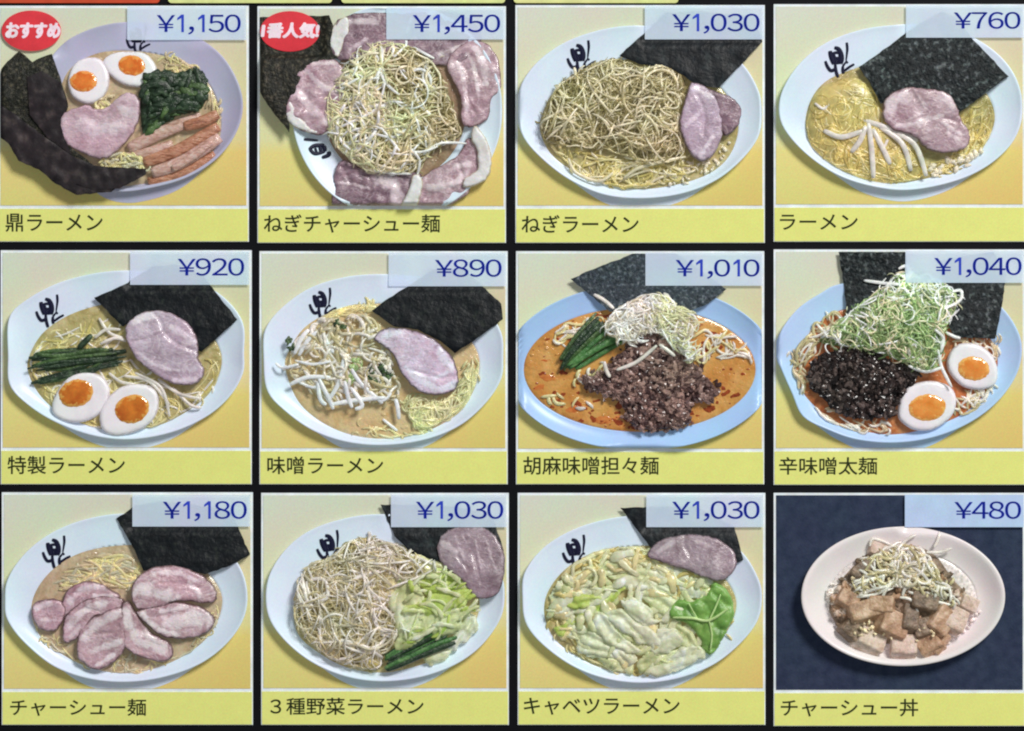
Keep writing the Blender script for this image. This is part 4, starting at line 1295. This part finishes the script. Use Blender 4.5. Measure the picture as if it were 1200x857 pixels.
# ---- 7: sesame dandan noodles
def dish_seven():
    root, b = button(2, 1, (14, 28, 874, 836), 712, (462, 34, 868, 148), '¥1,010', (561, 57, 856, 116), '胡麻味噌担々麺', (40, 740, 508, 802),
        'menu button priced ¥1,010 with orange soup and brown minced meat in blue bowl')
    bowl(root, ell(444, 430, 470, 288, 0, 90), ell(442, 438, 403, 217, 0, 90), M['bowl_blue'], M['soup_sesame'], foot=34, spots=(260, 7), lip=7)
    sheet(root, [(203, 125), (270, 95), (400, 45), (430, 30), (560, 30), (660, 100), (742, 160), (680, 210), (600, 242), (480, 215), (400, 225), (340, 240), (270, 180)], M['nori_grey'], 38, 71, 4, 8, size=50)
    mb = MB()
    poly = catmull([(150, 300), (230, 270), (300, 240), (300, 280), (200, 330), (160, 350)], 4)
    strands(mb, poly, 22, lambda q: np.full(len(q), 13.0), 6, (50, 130), (3.5, 5.5), 0.012, (0, 1), 72)
    strands(mb, catmull([(620, 330), (720, 290), (800, 350), (830, 420), (780, 400), (660, 420), (600, 430)], 4), 44, lambda q: np.full(len(q), 13.0), 8, (40, 120), (3.5, 5.5), 0.015, (0, 1), 73)
    strands(mb, catmull([(80, 525), (150, 520), (260, 530), (280, 570), (200, 570)], 4), 7, lambda q: np.full(len(q), 12.6), 4, (30, 70), (4, 7), 0.01, (0, 1), 74)
    strands(mb, catmull([(220, 470), (300, 440), (350, 400), (340, 440), (280, 490)], 4), 18, lambda q: np.full(len(q), 16.0), 8, (60, 120), (4, 6), 0.01, (0, 1), 75)
    mb.build('noodle_heap', seq(0, 'sprout', 'noodle_pale'), root, kind='stuff')
    mb = MB()
    poly = catmull([(250, 490), (330, 430), (390, 370), (440, 320), (500, 305), (560, 318), (600, 380), (650, 440), (690, 500), (712, 525), (620, 560), (612, 620), (530, 645), (430, 642), (400, 600), (360, 540)], 5)
    zf = dome(poly, 14, 40, 110)
    pillow(mb, poly, 12, 24, 110, 14, 5, 24, 3, 2, 4)
    crumbs(mb, poly, 1000, zf, (3, 13), (0, 0, 1, 1, 2), 76, 16)
    crumbs(mb, catmull([(230, 480), (330, 410), (420, 320), (500, 300), (600, 340), (680, 440), (720, 520), (650, 570), (620, 630), (500, 650), (400, 640), (340, 560)], 4), 260, lambda q: np.full(len(q), 14.0), (3, 9), (0, 1, 2), 78, 10)
    mb.build('minced_meat_heap', seq(0, 'mince_a', 'mince_b', 'mince_c'), root, smooth=False, kind='stuff')
    mb = MB()
    rnd = random.Random(6)
    for i in range(22):
        t = i / 21
        a = np.array([160 + 55 * t, 455 - 60 * (1 - t) * rnd.random() - 20 * t]) + np.array([rnd.uniform(-8, 8), rnd.uniform(-14, 6)])
        b = np.array([300 + 90 * t, 252 + 95 * t]) + np.array([rnd.uniform(-14, 10), rnd.uniform(-10, 10)])
        m = (a + b) / 2 + np.array([rnd.uniform(-16, 2), rnd.uniform(-14, 6)])
        q = catmull([a, m, b], 6, False)
        tube(mb, np.concatenate([q, np.full((len(q), 1), 16 + rnd.random() * 26)], 1), rnd.uniform(4, 11), rnd.choice((0, 0, 1, 2)), 8, 0.35)
    mb.build('green_stalks', seq(0, 'green_mid', 'green', 'green_bright'), root)
    mb = MB()
    poly = catmull([(320, 300), (350, 240), (420, 195), (490, 175), (560, 200), (630, 250), (645, 300), (610, 330), (640, 380), (620, 420), (570, 380), (500, 310), (420, 340), (360, 330)], 5)
    zf = dome(poly, 42, 60, 70)
    strands(mb, poly, 340, zf, 28, (70, 230), (1.6, 4.0), 0.013, (0,), 77, spill=0.2, weight=lambda c, l, r: r.choice((0, 0, 1, 1, 3)) if c[0] < 500 else r.choice((0, 1, 2, 2, 3)))
    for p in ([(360, 440), (430, 412), (500, 355)], [(508, 352), (535, 370), (562, 392)], [(318, 410), (325, 440), (338, 465)], [(283, 178), (320, 200), (352, 228)]):
        q = catmull(p, 6, False)
        tube(mb, np.concatenate([q, np.full((len(q), 1), 58)], 1), 7, 1, 6, 0.7)
    mb.build('leek_heap', seq(0, 'leek_white', 'sprout', 'leek_green', 'sprout_grey'), root, kind='stuff')

# ---- 8: spicy thick noodles
def dish_eight():
    root, b = button(3, 1, (20, 22, 891, 838), 710, (475, 28, 884, 138), '¥1,040', (577, 50, 876, 111), '辛味噌太麺', (39, 742, 378, 802),
        'menu button priced ¥1,040 with black minced meat, green leek tower and two egg halves')
    bowl(root, [(22, 385), (40, 310), (100, 230), (180, 175), (260, 140), (500, 118), (700, 150), (800, 215), (860, 300), (876, 380), (850, 470), (780, 560), (680, 630), (560, 675), (430, 692), (300, 680), (200, 645), (118, 600), (80, 520), (40, 430)],
         [(95, 450), (110, 370), (160, 290), (260, 230), (500, 205), (700, 260), (780, 350), (795, 430), (760, 510), (680, 590), (560, 640), (430, 665), (300, 645), (200, 600), (120, 520)], M['bowl_blue2'], M['soup_spicy'])
    sheet(root, [(243, 30), (475, 30), (485, 100), (460, 200), (400, 240), (270, 252), (262, 150)], M['nori_grain'], 24, 81, 4, 6, size=40)
    sheet(root, [(600, 60), (780, 30), (806, 80), (826, 105), (803, 240), (782, 332), (640, 327), (605, 250)], M['nori_grain'], 27, 82, 4, 6, size=40)
    mb = MB()
    strands(mb, catmull([(60, 390), (130, 330), (170, 270), (240, 240), (260, 300), (180, 370), (130, 420), (150, 520), (110, 540), (95, 450)], 4), 48, lambda q: np.full(len(q), 13.0), 12, (60, 160), (3, 5.5), 0.012, (0, 1, 2), 83)
    strands(mb, catmull([(120, 540), (200, 560), (260, 600), (400, 610), (420, 650), (300, 650), (200, 610)], 4), 24, lambda q: np.full(len(q), 12.0), 8, (80, 200), (3, 5.5), 0.01, (0, 1), 84, angle=0.5, spread=0.3)
    strands(mb, catmull([(640, 330), (780, 330), (800, 360), (790, 400), (700, 360), (640, 360)], 4), 26, lambda q: np.full(len(q), 20.0), 8, (70, 160), (3, 5), 0.012, (0, 1), 85)
    strands(mb, catmull([(660, 510), (740, 510), (780, 440), (790, 460), (740, 560), (660, 600), (640, 570)], 4), 40, lambda q: np.full(len(q), 13.0), 6, (30, 90), (3, 5), 0.02, (0, 2), 86)
    mb.build('noodle_heap', seq(0, 'sprout', 'tan_noodle', 'leek_tan'), root, kind='stuff')
    mb = MB()
    poly = catmull([(140, 475), (158, 410), (250, 368), (350, 370), (430, 415), (520, 440), (490, 500), (440, 560), (440, 592), (350, 607), (260, 592), (175, 525)], 5)
    pillow(mb, poly, 12, 26, 100, 14, 5, 24, 3, 2, 4)
    crumbs(mb, poly, 1100, dome(poly, 16, 44, 100), (3, 11), (0, 0, 1, 2), 87, 18)
    mb.build('minced_meat_heap', seq(0, 'dark_a', 'dark_b', 'dark_c'), root, smooth=False, kind='stuff')
    mb = MB()
    poly = catmull([(175, 340), (250, 265), (330, 200), (400, 150), (440, 110), (500, 95), (570, 115), (640, 160), (652, 230), (610, 290), (600, 380), (560, 440), (480, 425), (400, 385), (280, 362)], 5)
    zf = dome(poly, 40, 70, 110)
    pillow(mb, poly, 16, 30, 100, 15, 5, 30, 3, 5, 6)  # darker green base paints the shaded gaps of the leek
    strands(mb, poly, 280, lambda q: zf(q) - 6, 12, (60, 180), (1.8, 3.4), 0.012, (2, 3, 4), 88, spill=0.1)
    strands(mb, poly, 420, zf, 26, (70, 220), (1.4, 3.4), 0.011, (0,), 89, spill=0.26, loop=0.25, weight=lambda c, l, r: r.choice((0, 0, 0, 1, 2, 3)) if (c[1] < 190 or c[0] < 260) else r.choice((0, 1, 2, 3, 3, 4)))
    for p in ([(330, 130), (400, 140), (460, 145)], [(600, 230), (660, 200), (665, 165), (630, 170)], [(580, 370), (595, 430), (630, 500)], [(590, 380), (600, 330), (570, 300)], [(480, 425), (540, 445), (600, 430)], [(450, 90), (480, 80), (490, 110), (455, 115)], [(610, 310), (640, 325), (660, 330)]):
        q = catmull(p, 7, False)
        tube(mb, np.concatenate([q, (zf(q) + 20)[:, None]], 1), 6, 0, 6, 0.7)
    mb.build('leek_heap', seq(0, 'leek_white', 'leek_cream', 'leek_green', 'leek_fresh', 'leek_deep', 'gap_shade_green'), root, kind='stuff')
    egg(root, [(622, 440), (624, 388), (660, 350), (720, 350), (770, 385), (793, 440), (782, 490), (730, 508), (668, 494)], (708, 435), (56, 43), 'yolk_light', 26, 5, 0.1)
    egg(root, [(448, 592), (460, 530), (500, 490), (570, 478), (630, 500), (649, 548), (630, 602), (570, 645), (508, 648), (463, 622)], (547, 570), (66, 47), 'yolk_light', 30, 6, -0.1)

# ---- 9: pork slices fanned
def dish_nine():
    root, b = button(0, 2, (6, 30, 876, 836), 710, (460, 38, 868, 148), '¥1,180', (558, 60, 855, 121), 'チャーシュー麺', (36, 746, 506, 804),
        'menu button priced ¥1,180 with seven fanned pork slices and black seaweed')
    bowl(root, [(18, 420), (30, 330), (90, 240), (180, 170), (290, 125), (420, 103), (560, 115), (690, 160), (790, 230), (845, 310), (860, 400), (840, 480), (780, 560), (690, 625), (570, 668), (440, 685), (310, 673), (190, 630), (90, 550), (35, 480)],
         [(108, 450), (125, 370), (190, 290), (290, 235), (430, 212), (560, 222), (690, 282), (760, 360), (770, 430), (730, 520), (650, 590), (540, 640), (430, 658), (310, 638), (210, 588), (140, 530)], M['bowl_white'], M['soup_beige'])
    emblem(root, 195, 240, 0.195, 0.05)
    sheet(root, [(405, 120), (470, 75), (560, 60), (800, 90), (868, 245), (800, 282), (715, 312), (620, 290), (500, 300), (470, 230)], M['nori_black'], 25, 91, 4, 4)
    mb = MB()
    poly = catmull([(180, 340), (250, 280), (330, 245), (440, 250), (490, 300), (470, 350), (400, 360), (300, 340), (220, 370)], 4)
    strands(mb, poly, 110, lambda q: np.full(len(q), 9.5), 7, (90, 230), (3.5, 6), 0.006, (0, 1, 2), 92, angle=0.15, spread=0.35)
    strands(mb, catmull([(120, 510), (200, 540), (280, 610), (360, 640), (430, 600), (600, 600), (660, 560), (740, 430), (765, 430), (730, 520), (650, 588), (540, 636), (430, 654), (310, 634), (210, 584)], 4), 90, lambda q: np.full(len(q), 8.6), 4, (40, 130), (2.4, 4.0), 0.012, (0, 1, 2), 93)
    mb.build('noodle_heap', seq(0, 'tan_noodle', 'noodle_pale', 'sprout_grey'), root, kind='stuff')
    FAT = [[([(130, 430), (180, 412)], 10), ([(150, 470), (200, 470)], 8)], [([(245, 405), (290, 362), (340, 355)], 12), ([(330, 385), (390, 385)], 8)], [([(245, 490), (290, 440), (370, 408)], 14), ([(250, 530), (280, 490)], 8)],
           [([(300, 530), (355, 475), (425, 445)], 15), ([(320, 580), (370, 560), (420, 540)], 12), ([(340, 625), (400, 590)], 8)], [([(440, 440), (462, 500), (500, 550), (570, 570)], 16), ([(500, 515), (580, 560)], 8)],
           [([(590, 480), (660, 462), (720, 470)], 28), ([(500, 450), (550, 500), (620, 520)], 11), ([(560, 440), (650, 425)], 8)], [([(485, 365), (560, 375), (610, 392)], 22), ([(530, 310), (610, 305), (690, 335)], 9), ([(660, 345), (700, 385)], 10)]]
    SEAM = [[], [[(260, 380), (330, 370)]], [[(300, 430), (350, 440)]], [[(330, 520), (400, 510)]], [[(480, 470), (500, 520)]], [[(540, 460), (600, 450)]], [[(640, 402), (700, 408)], [(560, 340), (640, 345), (700, 360)]]]
    P = [[(110, 440), (138, 405), (200, 398), (232, 430), (218, 480), (190, 508), (138, 498)], [(212, 470), (228, 382), (268, 345), (330, 338), (400, 372), (415, 395), (340, 405), (270, 430)],
         [(222, 532), (225, 470), (270, 420), (340, 388), (430, 398), (410, 440), (330, 458), (290, 515), (240, 550)], [(270, 572), (285, 500), (350, 450), (425, 423), (435, 480), (440, 560), (402, 612), (340, 642), (285, 612)],
         [(418, 525), (417, 450), (442, 403), (480, 450), (522, 510), (590, 550), (602, 595), (552, 614), (480, 592), (438, 562)],
         [(478, 440), (560, 418), (640, 408), (720, 438), (744, 470), (722, 512), (640, 534), (570, 527), (520, 492)], [(460, 382), (475, 330), (530, 290), (610, 282), (690, 308), (740, 350), (754, 390), (722, 412), (620, 404), (560, 424), (485, 432)]]
    for i, p in enumerate(P):
        slice_(root, p, M['pork_seared'], 30 + [0, 2, 8, 14, 13, 8, 17][i], 9, 8, 95 + i, (0.075 * (1 if i < 4 else -1), -0.05), amp=8, fat=FAT[i], seams=SEAM[i])

# ---- 10: three vegetables
def dish_ten():
    root, b = button(1, 2, (18, 32, 876, 836), 708, (468, 38, 868, 150), '¥1,030', (566, 60, 856, 121), '３種野菜ラーメン', (50, 742, 580, 800),
        'menu button priced ¥1,030 with leek, cabbage and green stalks beside grey pork slice')
    bowl(root, [(36, 400), (50, 310), (110, 220), (200, 155), (330, 115), (440, 105), (580, 115), (700, 150), (800, 220), (850, 310), (862, 390), (845, 470), (780, 560), (690, 625), (570, 668), (440, 683), (320, 668), (210, 625), (120, 560), (55, 480)],
         [(130, 460), (140, 380), (190, 300), (290, 235), (430, 212), (560, 222), (690, 282), (760, 360), (775, 430), (740, 520), (660, 590), (540, 638), (430, 656), (310, 636), (220, 588), (150, 530)], M['bowl_white'], M['soup_clear'])
    emblem(root, 258, 225, 0.2, -0.05)
    sheet(root, [(432, 72), (520, 72), (700, 80), (820, 110), (858, 230), (850, 300), (700, 300), (640, 270), (540, 240), (480, 180)], M['nori'], 22, 101, 4, 5)
    slice_(root, [(628, 222), (650, 172), (700, 150), (790, 150), (850, 212), (862, 290), (842, 370), (800, 395), (755, 385), (705, 325), (645, 275)], M['pork_grey'], 50, 9, 8, 102, fat=[([(690, 180), (725, 265)], 4), ([(760, 190), (782, 300)], 3), ([(800, 200), (832, 300)], 3), ([(650, 205), (690, 230)], 13)], seams=[[(715, 165), (730, 195)], [(755, 240), (778, 340)], [(700, 250), (740, 300)]])
    mb, zf = leek_ramen_heap(root, [(140, 480), (135, 400), (175, 290), (260, 250), (320, 200), (400, 188), (500, 215), (580, 240), (640, 280), (600, 320), (520, 340), (480, 420), (490, 520), (440, 600), (420, 640), (300, 620), (200, 560)], 103, 380, 340)
    for p in ([(320, 340), (380, 310), (430, 300)], [(390, 330), (400, 420), (430, 500), (490, 520)], [(200, 410), (180, 340), (240, 330), (250, 390), (210, 400)], [(300, 545), (380, 560), (440, 600)], [(230, 550), (310, 540), (400, 570)], [(160, 310), (180, 400), (200, 420)], [(390, 200), (395, 180), (390, 165)]):
        q = catmull(p, 7, False)
        tube(mb, np.concatenate([q, (zf(q) + 18)[:, None]], 1), 6.5, 0, 6, 0.7)
    mb.build('leek_heap', [M[m] for m in LEEK_PALE], root, kind='stuff')
    L = [([(400, 330), (440, 300), (490, 310), (500, 360), (460, 400), (415, 390)], 'noodle_pale', 46, 0.6), ([(450, 390), (500, 330), (560, 340), (590, 400), (560, 460), (490, 520), (480, 450)], 'cabbage', 46, 0.9),
         ([(560, 340), (620, 290), (700, 300), (725, 345), (660, 370), (590, 380)], 'cabbage_lime', 42, -0.3), ([(490, 545), (510, 470), (570, 400), (640, 380), (660, 430), (610, 500), (540, 560), (495, 570)], 'cabbage', 50, -0.7),
         ([(560, 420), (620, 370), (720, 350), (765, 375), (720, 420), (640, 450), (600, 470)], 'cabbage_lime', 54, -0.3), ([(610, 480), (660, 430), (720, 410), (745, 450), (700, 500), (640, 530), (605, 520)], 'cabbage', 52, -0.5),
         ([(680, 520), (730, 450), (765, 460), (768, 500), (730, 545), (690, 580), (660, 570)], 'cabbage_cream', 36, 0.4), ([(580, 600), (650, 570), (700, 560), (660, 610), (600, 630)], 'cabbage', 30, -0.4), ([(330, 600), (380, 585), (430, 600), (430, 635), (370, 635)], 'noodle_gold', 30, 0.3),
         ([(500, 250), (570, 235), (640, 270), (650, 310), (590, 320), (520, 290)], 'leek_yellow', 40, 0.2)]
    for i, (p, m, z, a) in enumerate(L):
        leaf(root, p, M[m], z - 10, 9, a, 0.09, 10, 110 + i)
    mb = MB()
    shreds(mb, catmull([(480, 400), (560, 320), (650, 280), (730, 340), (765, 400), (765, 480), (690, 510), (560, 560), (495, 550)], 4), 60, 48, 14, (40, 120), (3, 9), (0, 0, 1, 2), 119, -0.55, 0.5)
    mb.build('shredded_cabbage_heap', seq(0, 'cabbage', 'cabbage_cream', 'cabbage_lime'), root)
    mb = MB()
    rnd = random.Random(7)
    for i in range(20):
        t = rnd.random()
        a = np.array([445 + 20 * rnd.random(), 590 + 55 * t])
        b = np.array([640 + 70 * rnd.random(), 490 + 60 * t])
        q = catmull([a, (a + b) / 2 + np.array([0, rnd.uniform(-14, 8)]), b], 6, False)
        tube(mb, np.concatenate([q, np.full((len(q), 1), 34 + rnd.random() * 16)], 1), rnd.uniform(6, 11), rnd.choice((0, 0, 1)), 8, 0.55)
    mb.build('green_stalks', seq(0, 'green_bright', 'green'), root)

# ---- 11: cabbage ramen
def dish_eleven():
    root, b = button(2, 2, (20, 32, 878, 836), 708, (465, 38, 870, 150), '¥1,030', (562, 60, 856, 121), 'キャベツラーメン', (42, 742, 580, 800),
        'menu button priced ¥1,030 with pale folded cabbage and one bright green leaf')
    bowl(root, [(36, 400), (42, 310), (110, 220), (220, 155), (350, 118), (460, 110), (580, 120), (700, 160), (800, 240), (853, 330), (865, 400), (845, 480), (780, 560), (690, 628), (570, 673), (440, 688), (310, 670), (200, 625), (100, 550), (47, 480)],
         [(110, 450), (125, 370), (190, 290), (290, 235), (430, 215), (560, 222), (690, 282), (760, 360), (778, 430), (740, 520), (660, 595), (540, 645), (430, 662), (310, 640), (210, 590), (140, 530)], M['bowl_white'], M['soup_clear'])
    emblem(root, 222, 240, 0.2, 0.0)
    sheet(root, [(375, 83), (470, 80), (640, 80), (770, 150), (800, 262), (740, 290), (600, 260), (480, 222)], M['nori'], 22, 121, 4, 5)
    slice_(root, [(468, 245), (500, 202), (560, 180), (650, 175), (720, 195), (772, 242), (766, 300), (712, 336), (640, 312), (580, 292), (520, 272)], M['pork_grey'], 50, 11, 8, 122, fat=[([(500, 232), (560, 202)], 10), ([(640, 200), (700, 220)], 8)], seams=[[(598, 180), (596, 210), (615, 245)], [(500, 258), (560, 288), (620, 300)], [(525, 208), (498, 250)]])
    mb = MB()
    strands(mb, catmull([(120, 400), (190, 300), (290, 240), (430, 220), (560, 280), (640, 330), (560, 400), (420, 330), (300, 300), (200, 400)], 4), 120, lambda q: np.full(len(q), 20.0), 12, (60, 180), (4, 8), 0.01, (0, 1, 2), 123, angle=-0.5, spread=0.5)
    strands(mb, catmull([(120, 440), (150, 520), (230, 590), (320, 630), (430, 655), (540, 640), (660, 590), (740, 510), (775, 430), (740, 520), (640, 560), (430, 600), (250, 540)], 4), 90, lambda q: np.full(len(q), 13.0), 5, (30, 110), (3, 5), 0.015, (0, 2), 124)
    whole = catmull([(120, 420), (180, 320), (290, 245), (430, 225), (560, 260), (680, 330), (740, 420), (720, 510), (640, 590), (520, 640), (400, 645), (280, 610), (170, 530)], 4)
    shreds(mb, whole, 240, 14, 22, (40, 130), (4, 16), (0, 1, 3, 3, 4), 125)
    mb.build('shredded_cabbage_heap', seq(0, 'noodle_pale', 'leek_green', 'noodle_gold', 'cabbage', 'cabbage_cream'), root, kind='stuff')
    L = [([(150, 370), (210, 310), (300, 270), (420, 250), (440, 285), (330, 310), (240, 350), (170, 400)], 'cabbage', 26, -0.4), ([(130, 450), (150, 390), (200, 360), (260, 360), (310, 390), (260, 440), (190, 470)], 'cabbage_cream', 28, 0.2),
         ([(145, 500), (200, 460), (290, 410), (370, 340), (390, 360), (310, 430), (220, 490), (160, 530)], 'cabbage_lime', 34, -0.6), ([(190, 420), (220, 380), (290, 380), (320, 400), (270, 430), (210, 440)], 'cabbage_lime', 38, 0.0),
         ([(330, 320), (420, 290), (520, 300), (560, 360), (500, 390), (400, 360)], 'cabbage', 30, -0.3), ([(480, 290), (560, 270), (640, 320), (690, 340), (680, 390), (600, 400), (540, 380)], 'cabbage_cream', 30, 0.9), ([(440, 370), (520, 350), (590, 400), (600, 450), (540, 460), (470, 420)], 'cabbage', 34, 0.7),
         ([(230, 570), (228, 530), (270, 500), (320, 530), (390, 570), (430, 600), (400, 625), (300, 595), (245, 585)], 'cabbage_cream', 34, 0.6), ([(280, 480), (300, 445), (340, 470), (400, 540), (440, 580), (400, 590), (330, 560)], 'cabbage_cream', 42, 0.9),
         ([(330, 440), (370, 425), (430, 470), (500, 520), (520, 560), (460, 560), (390, 520), (345, 480)], 'cabbage_cream', 46, 0.7), ([(370, 410), (420, 395), (480, 430), (500, 480), (460, 490), (400, 450)], 'cabbage_cream', 50, 0.6),
         ([(480, 560), (500, 510), (550, 490), (590, 520), (590, 555), (540, 580), (490, 590)], 'cabbage_cream', 46, 0.0), ([(430, 620), (470, 580), (560, 575), (580, 600), (500, 625), (450, 650)], 'cabbage', 38, -0.2), ([(450, 655), (530, 610), (600, 550), (660, 570), (668, 605), (590, 640), (500, 662)], 'cabbage_cream', 42, -0.5),
         ([(560, 480), (600, 500), (640, 540), (650, 580), (600, 570), (560, 530)], 'cabbage', 40, 0.5), ([(290, 600), (350, 600), (420, 625), (420, 655), (340, 645)], 'cabbage', 28, 0.3), ([(400, 480), (440, 470), (470, 520), (440, 545), (405, 520)], 'cabbage', 40, 1.2)]
    for i, (p, m, z, a) in enumerate(L):
        leaf(root, p, M[m], z - 8, 6, a, 0.085, 8, 130 + i)
    g = leaf(root, [(535, 440), (570, 410), (620, 402), (660, 390), (695, 345), (735, 370), (755, 400), (765, 470), (740, 520), (710, 570), (680, 585), (650, 530), (610, 490), (560, 468)], M['cabbage_green'], 36, 10, 0.4, 0.05, 8, 150, label='bright green cabbage leaf with pale veins')
    mb = MB()
    for p, r in (([(555, 460), (620, 462), (680, 470), (745, 430)], 6), ([(680, 470), (700, 430), (720, 380)], 4), ([(680, 470), (690, 520), (685, 570)], 4), ([(640, 464), (620, 430), (610, 410)], 3)):
        q = catmull(p, 7, False)
        tube(mb, np.concatenate([q, np.full((len(q), 1), 56.0)], 1), r * .85, 0, 6, 0.8)
    mb.build('leaf_vein', M['vein'], g)

# ---- 12: pork rice bowl
def cube(root, c, s, rot, mat, z, tip=(0.35, 0.2), asp=(1, 1, 1)):
    import bmesh
    bm = bmesh.new()
    bmesh.ops.create_cube(bm, size=1.0)
    bmesh.ops.bevel(bm, geom=bm.edges[:], offset=0.09, segments=2, affect='EDGES', profile=0.5)
    bmesh.ops.triangulate(bm, faces=bm.faces[:])
    bmesh.ops.subdivide_edges(bm, edges=bm.edges[:], cuts=1, use_grid_fill=True)
    R = Matrix.Rotation(rot, 3, 'Z') @ Matrix.Rotation(tip[0], 3, 'X') @ Matrix.Rotation(tip[1], 3, 'Y')
    bm.verts.index_update()
    V, F = [], [tuple(reversed([v.index for v in f.verts])) for f in bm.faces]
    for v in bm.verts:
        p = Vector((v.co.x * asp[0], v.co.y * asp[1], v.co.z * asp[2]))
        p = R @ p
        p *= s
        nz = mnoise.noise((p.x / 14 + c[0], p.y / 14 + c[1], p.z / 14)) * 2.5
        V.append((c[0] + p.x + nz, c[1] + p.y + nz, z + 6 + p.z * 0.6))
    bm.free()
    mb = MB()
    mb.add(V, F, 0)
    return mb.build('pork_cube', mat, root, smooth=False)

def dish_twelve():
    root, b = button(3, 2, (20, 32, 891, 840), 714, (473, 38, 884, 150), '¥480', (652, 61, 874, 121), 'チャーシュー丼', (45, 746, 520, 806),
        'menu button priced ¥480 with a pork rice bowl on a dark navy background', dark=True)
    bowl(root, ell(463, 388, 352, 240), ell(462, 408, 262, 178), M['bowl_pink'], M['rice'], foot=24, lip=15, rim=58, soupz=13, glint_domes=0, foot_scale=0.86, soup_name='rice_bed')
    mb = MB()
    crumbs(mb, catmull([(196, 390), (210, 350), (260, 330), (300, 300), (250, 400), (215, 420)], 4), 60, lambda q: np.full(len(q), 18.0), (3.5, 6.5), (0,), 161, 6)
    crumbs(mb, catmull([(600, 520), (700, 440), (735, 420), (715, 470), (650, 540), (600, 555)], 4), 50, lambda q: np.full(len(q), 16.0), (3.5, 6.5), (0,), 162, 6)
    mb.build('rice_grains', M['rice'], root, kind='stuff')
    mb = MB()
    poly = catmull([(210, 430), (240, 350), (320, 260), (400, 215), (500, 210), (580, 250), (640, 330), (700, 400), (690, 450), (600, 540), (480, 560), (330, 540), (250, 500)], 5)
    zf = dome(poly, 18, 46, 120)
    pillow(mb, poly, 12, 26, 120, 14, 8, 26, 4, 2, 4)  # dark base colour stands in for shade between the cubes
    crumbs(mb, poly, 260, lambda q: zf(q) - 6, (6, 15), (0, 2, 2), 163, 8)
    crumbs(mb, catmull([(580, 360), (660, 370), (710, 410), (660, 450), (590, 430)], 4), 60, lambda q: np.full(len(q), 34.0), (5, 10), (0, 1), 164, 8)
    crumbs(mb, catmull([(215, 400), (260, 350), (320, 350), (340, 420), (280, 460), (225, 440)], 4), 50, lambda q: np.full(len(q), 34.0), (6, 12), (0, 1), 165, 8)
    mb.build('chopped_pork_heap', [M['cube'], M['cube_pale'], M['cube_dark']], root, kind='stuff')
    for c, s, r, m, z, tip, asp in (((345, 545), 82, 0.35, 'cube_pale', 30, (0.45, 0.3), (1.2, .8, 1)), ((465, 565), 84, 0.02, 'cube_pale', 32, (0.4, 0.05), (1.05, .85, 1)), ((560, 555), 74, -0.5, 'cube', 30, (0.4, -0.2), (1.1, .9, 1)), ((425, 485), 84, 0.35, 'cube', 46, (0.3, 0.3), (1.2, 1, 1)),
                                    ((330, 440), 80, -0.3, 'cube', 46, (0.3, 0.2), (1.4, .8, 1)), ((480, 465), 70, 0.1, 'cube_dark', 46, (0.4, 0.3), (.8, 1.3, 1)), ((590, 470), 80, 0.6, 'cube', 42, (0.3, 0.3), (.9, 1.2, 1)), ((640, 470), 74, 0.4, 'cube_pale', 34, (0.3, 0.2), (1, 1.1, 1)),
                                    ((285, 500), 70, 0.7, 'cube_dark', 34, (0.3, 0.2), (1, 1, 1)), ((530, 500), 62, -0.3, 'cube_dark', 40, (0.3, 0.1), (1, 1, 1)), ((535, 410), 70, 0.2, 'cube_dark', 48, (0.3, 0.1), (1.3, .8, 1)), ((270, 400), 66, 0.5, 'cube', 44, (0.3, 0.1), (1.1, .8, 1)),
                                    ((340, 285), 76, -0.6, 'cube_dark', 42, (0.2, 0.1), (1.6, .5, 1)), ((380, 225), 60, 0.3, 'cube_pale', 34, (0.2, 0.1), (1, .8, 1)), ((600, 555), 50, -1.0, 'cube', 30, (0.2, 0.1), (1.6, .5, 1)), ((690, 415), 60, 0.4, 'cube_pale', 34, (0.2, 0.1), (1, .8, 1)), ((390, 420), 70, 0.1, 'cube', 50, (0.3, -0.2), (1.2, .8, 1))):
        cube(root, c, s, r, M[m], z, tip, asp)
    mb = MB()
    poly = catmull([(290, 310), (360, 240), (430, 210), (520, 225), (580, 290), (640, 400), (540, 390), (480, 350), (390, 370), (300, 390)], 5)
    zf = dome(poly, 44, 60, 90)
    strands(mb, poly, 150, zf, 22, (80, 220), (3.0, 6.0), 0.010, (0, 0, 1, 2, 2), 166, spill=0.3)
    for p in ([(440, 230), (475, 195), (510, 175)], [(545, 235), (590, 235), (632, 222)], [(570, 220), (585, 195), (592, 165)], [(350, 215), (360, 190), (400, 200), (430, 215)], [(450, 390), (490, 400), (515, 445)], [(460, 385), (470, 360), (500, 350)], [(290, 390), (380, 375), (420, 330)], [(480, 370), (560, 400), (640, 420)], [(380, 420), (400, 370), (430, 330)]):
        q = catmull(p, 7, False)
        tube(mb, np.concatenate([q, np.maximum(zf(q) + 16, 56)[:, None]], 1), 5.5, 0, 6, 0.7)
    mb.build('leek_heap', seq(0, 'sprout', 'sprout_grey', 'leek_tan'), root, kind='stuff')
    mb = MB()
    crumbs(mb, poly, 30, lambda q: zf(q) + 12, (3, 5), (0,), 167, 8)
    crumbs(mb, catmull([(280, 460), (400, 480), (520, 480), (600, 500), (560, 540), (400, 540), (300, 520)], 4), 34, lambda q: np.full(len(q), 62.0), (3.5, 6), (0,), 168, 6)
    mb.build('sesame_seeds', M['sesame'], root)

dish_one()
dish_two()
dish_three()
dish_four()
dish_five()
dish_six()
dish_seven()
dish_eight()
dish_nine()
dish_ten()
dish_eleven()
dish_twelve()
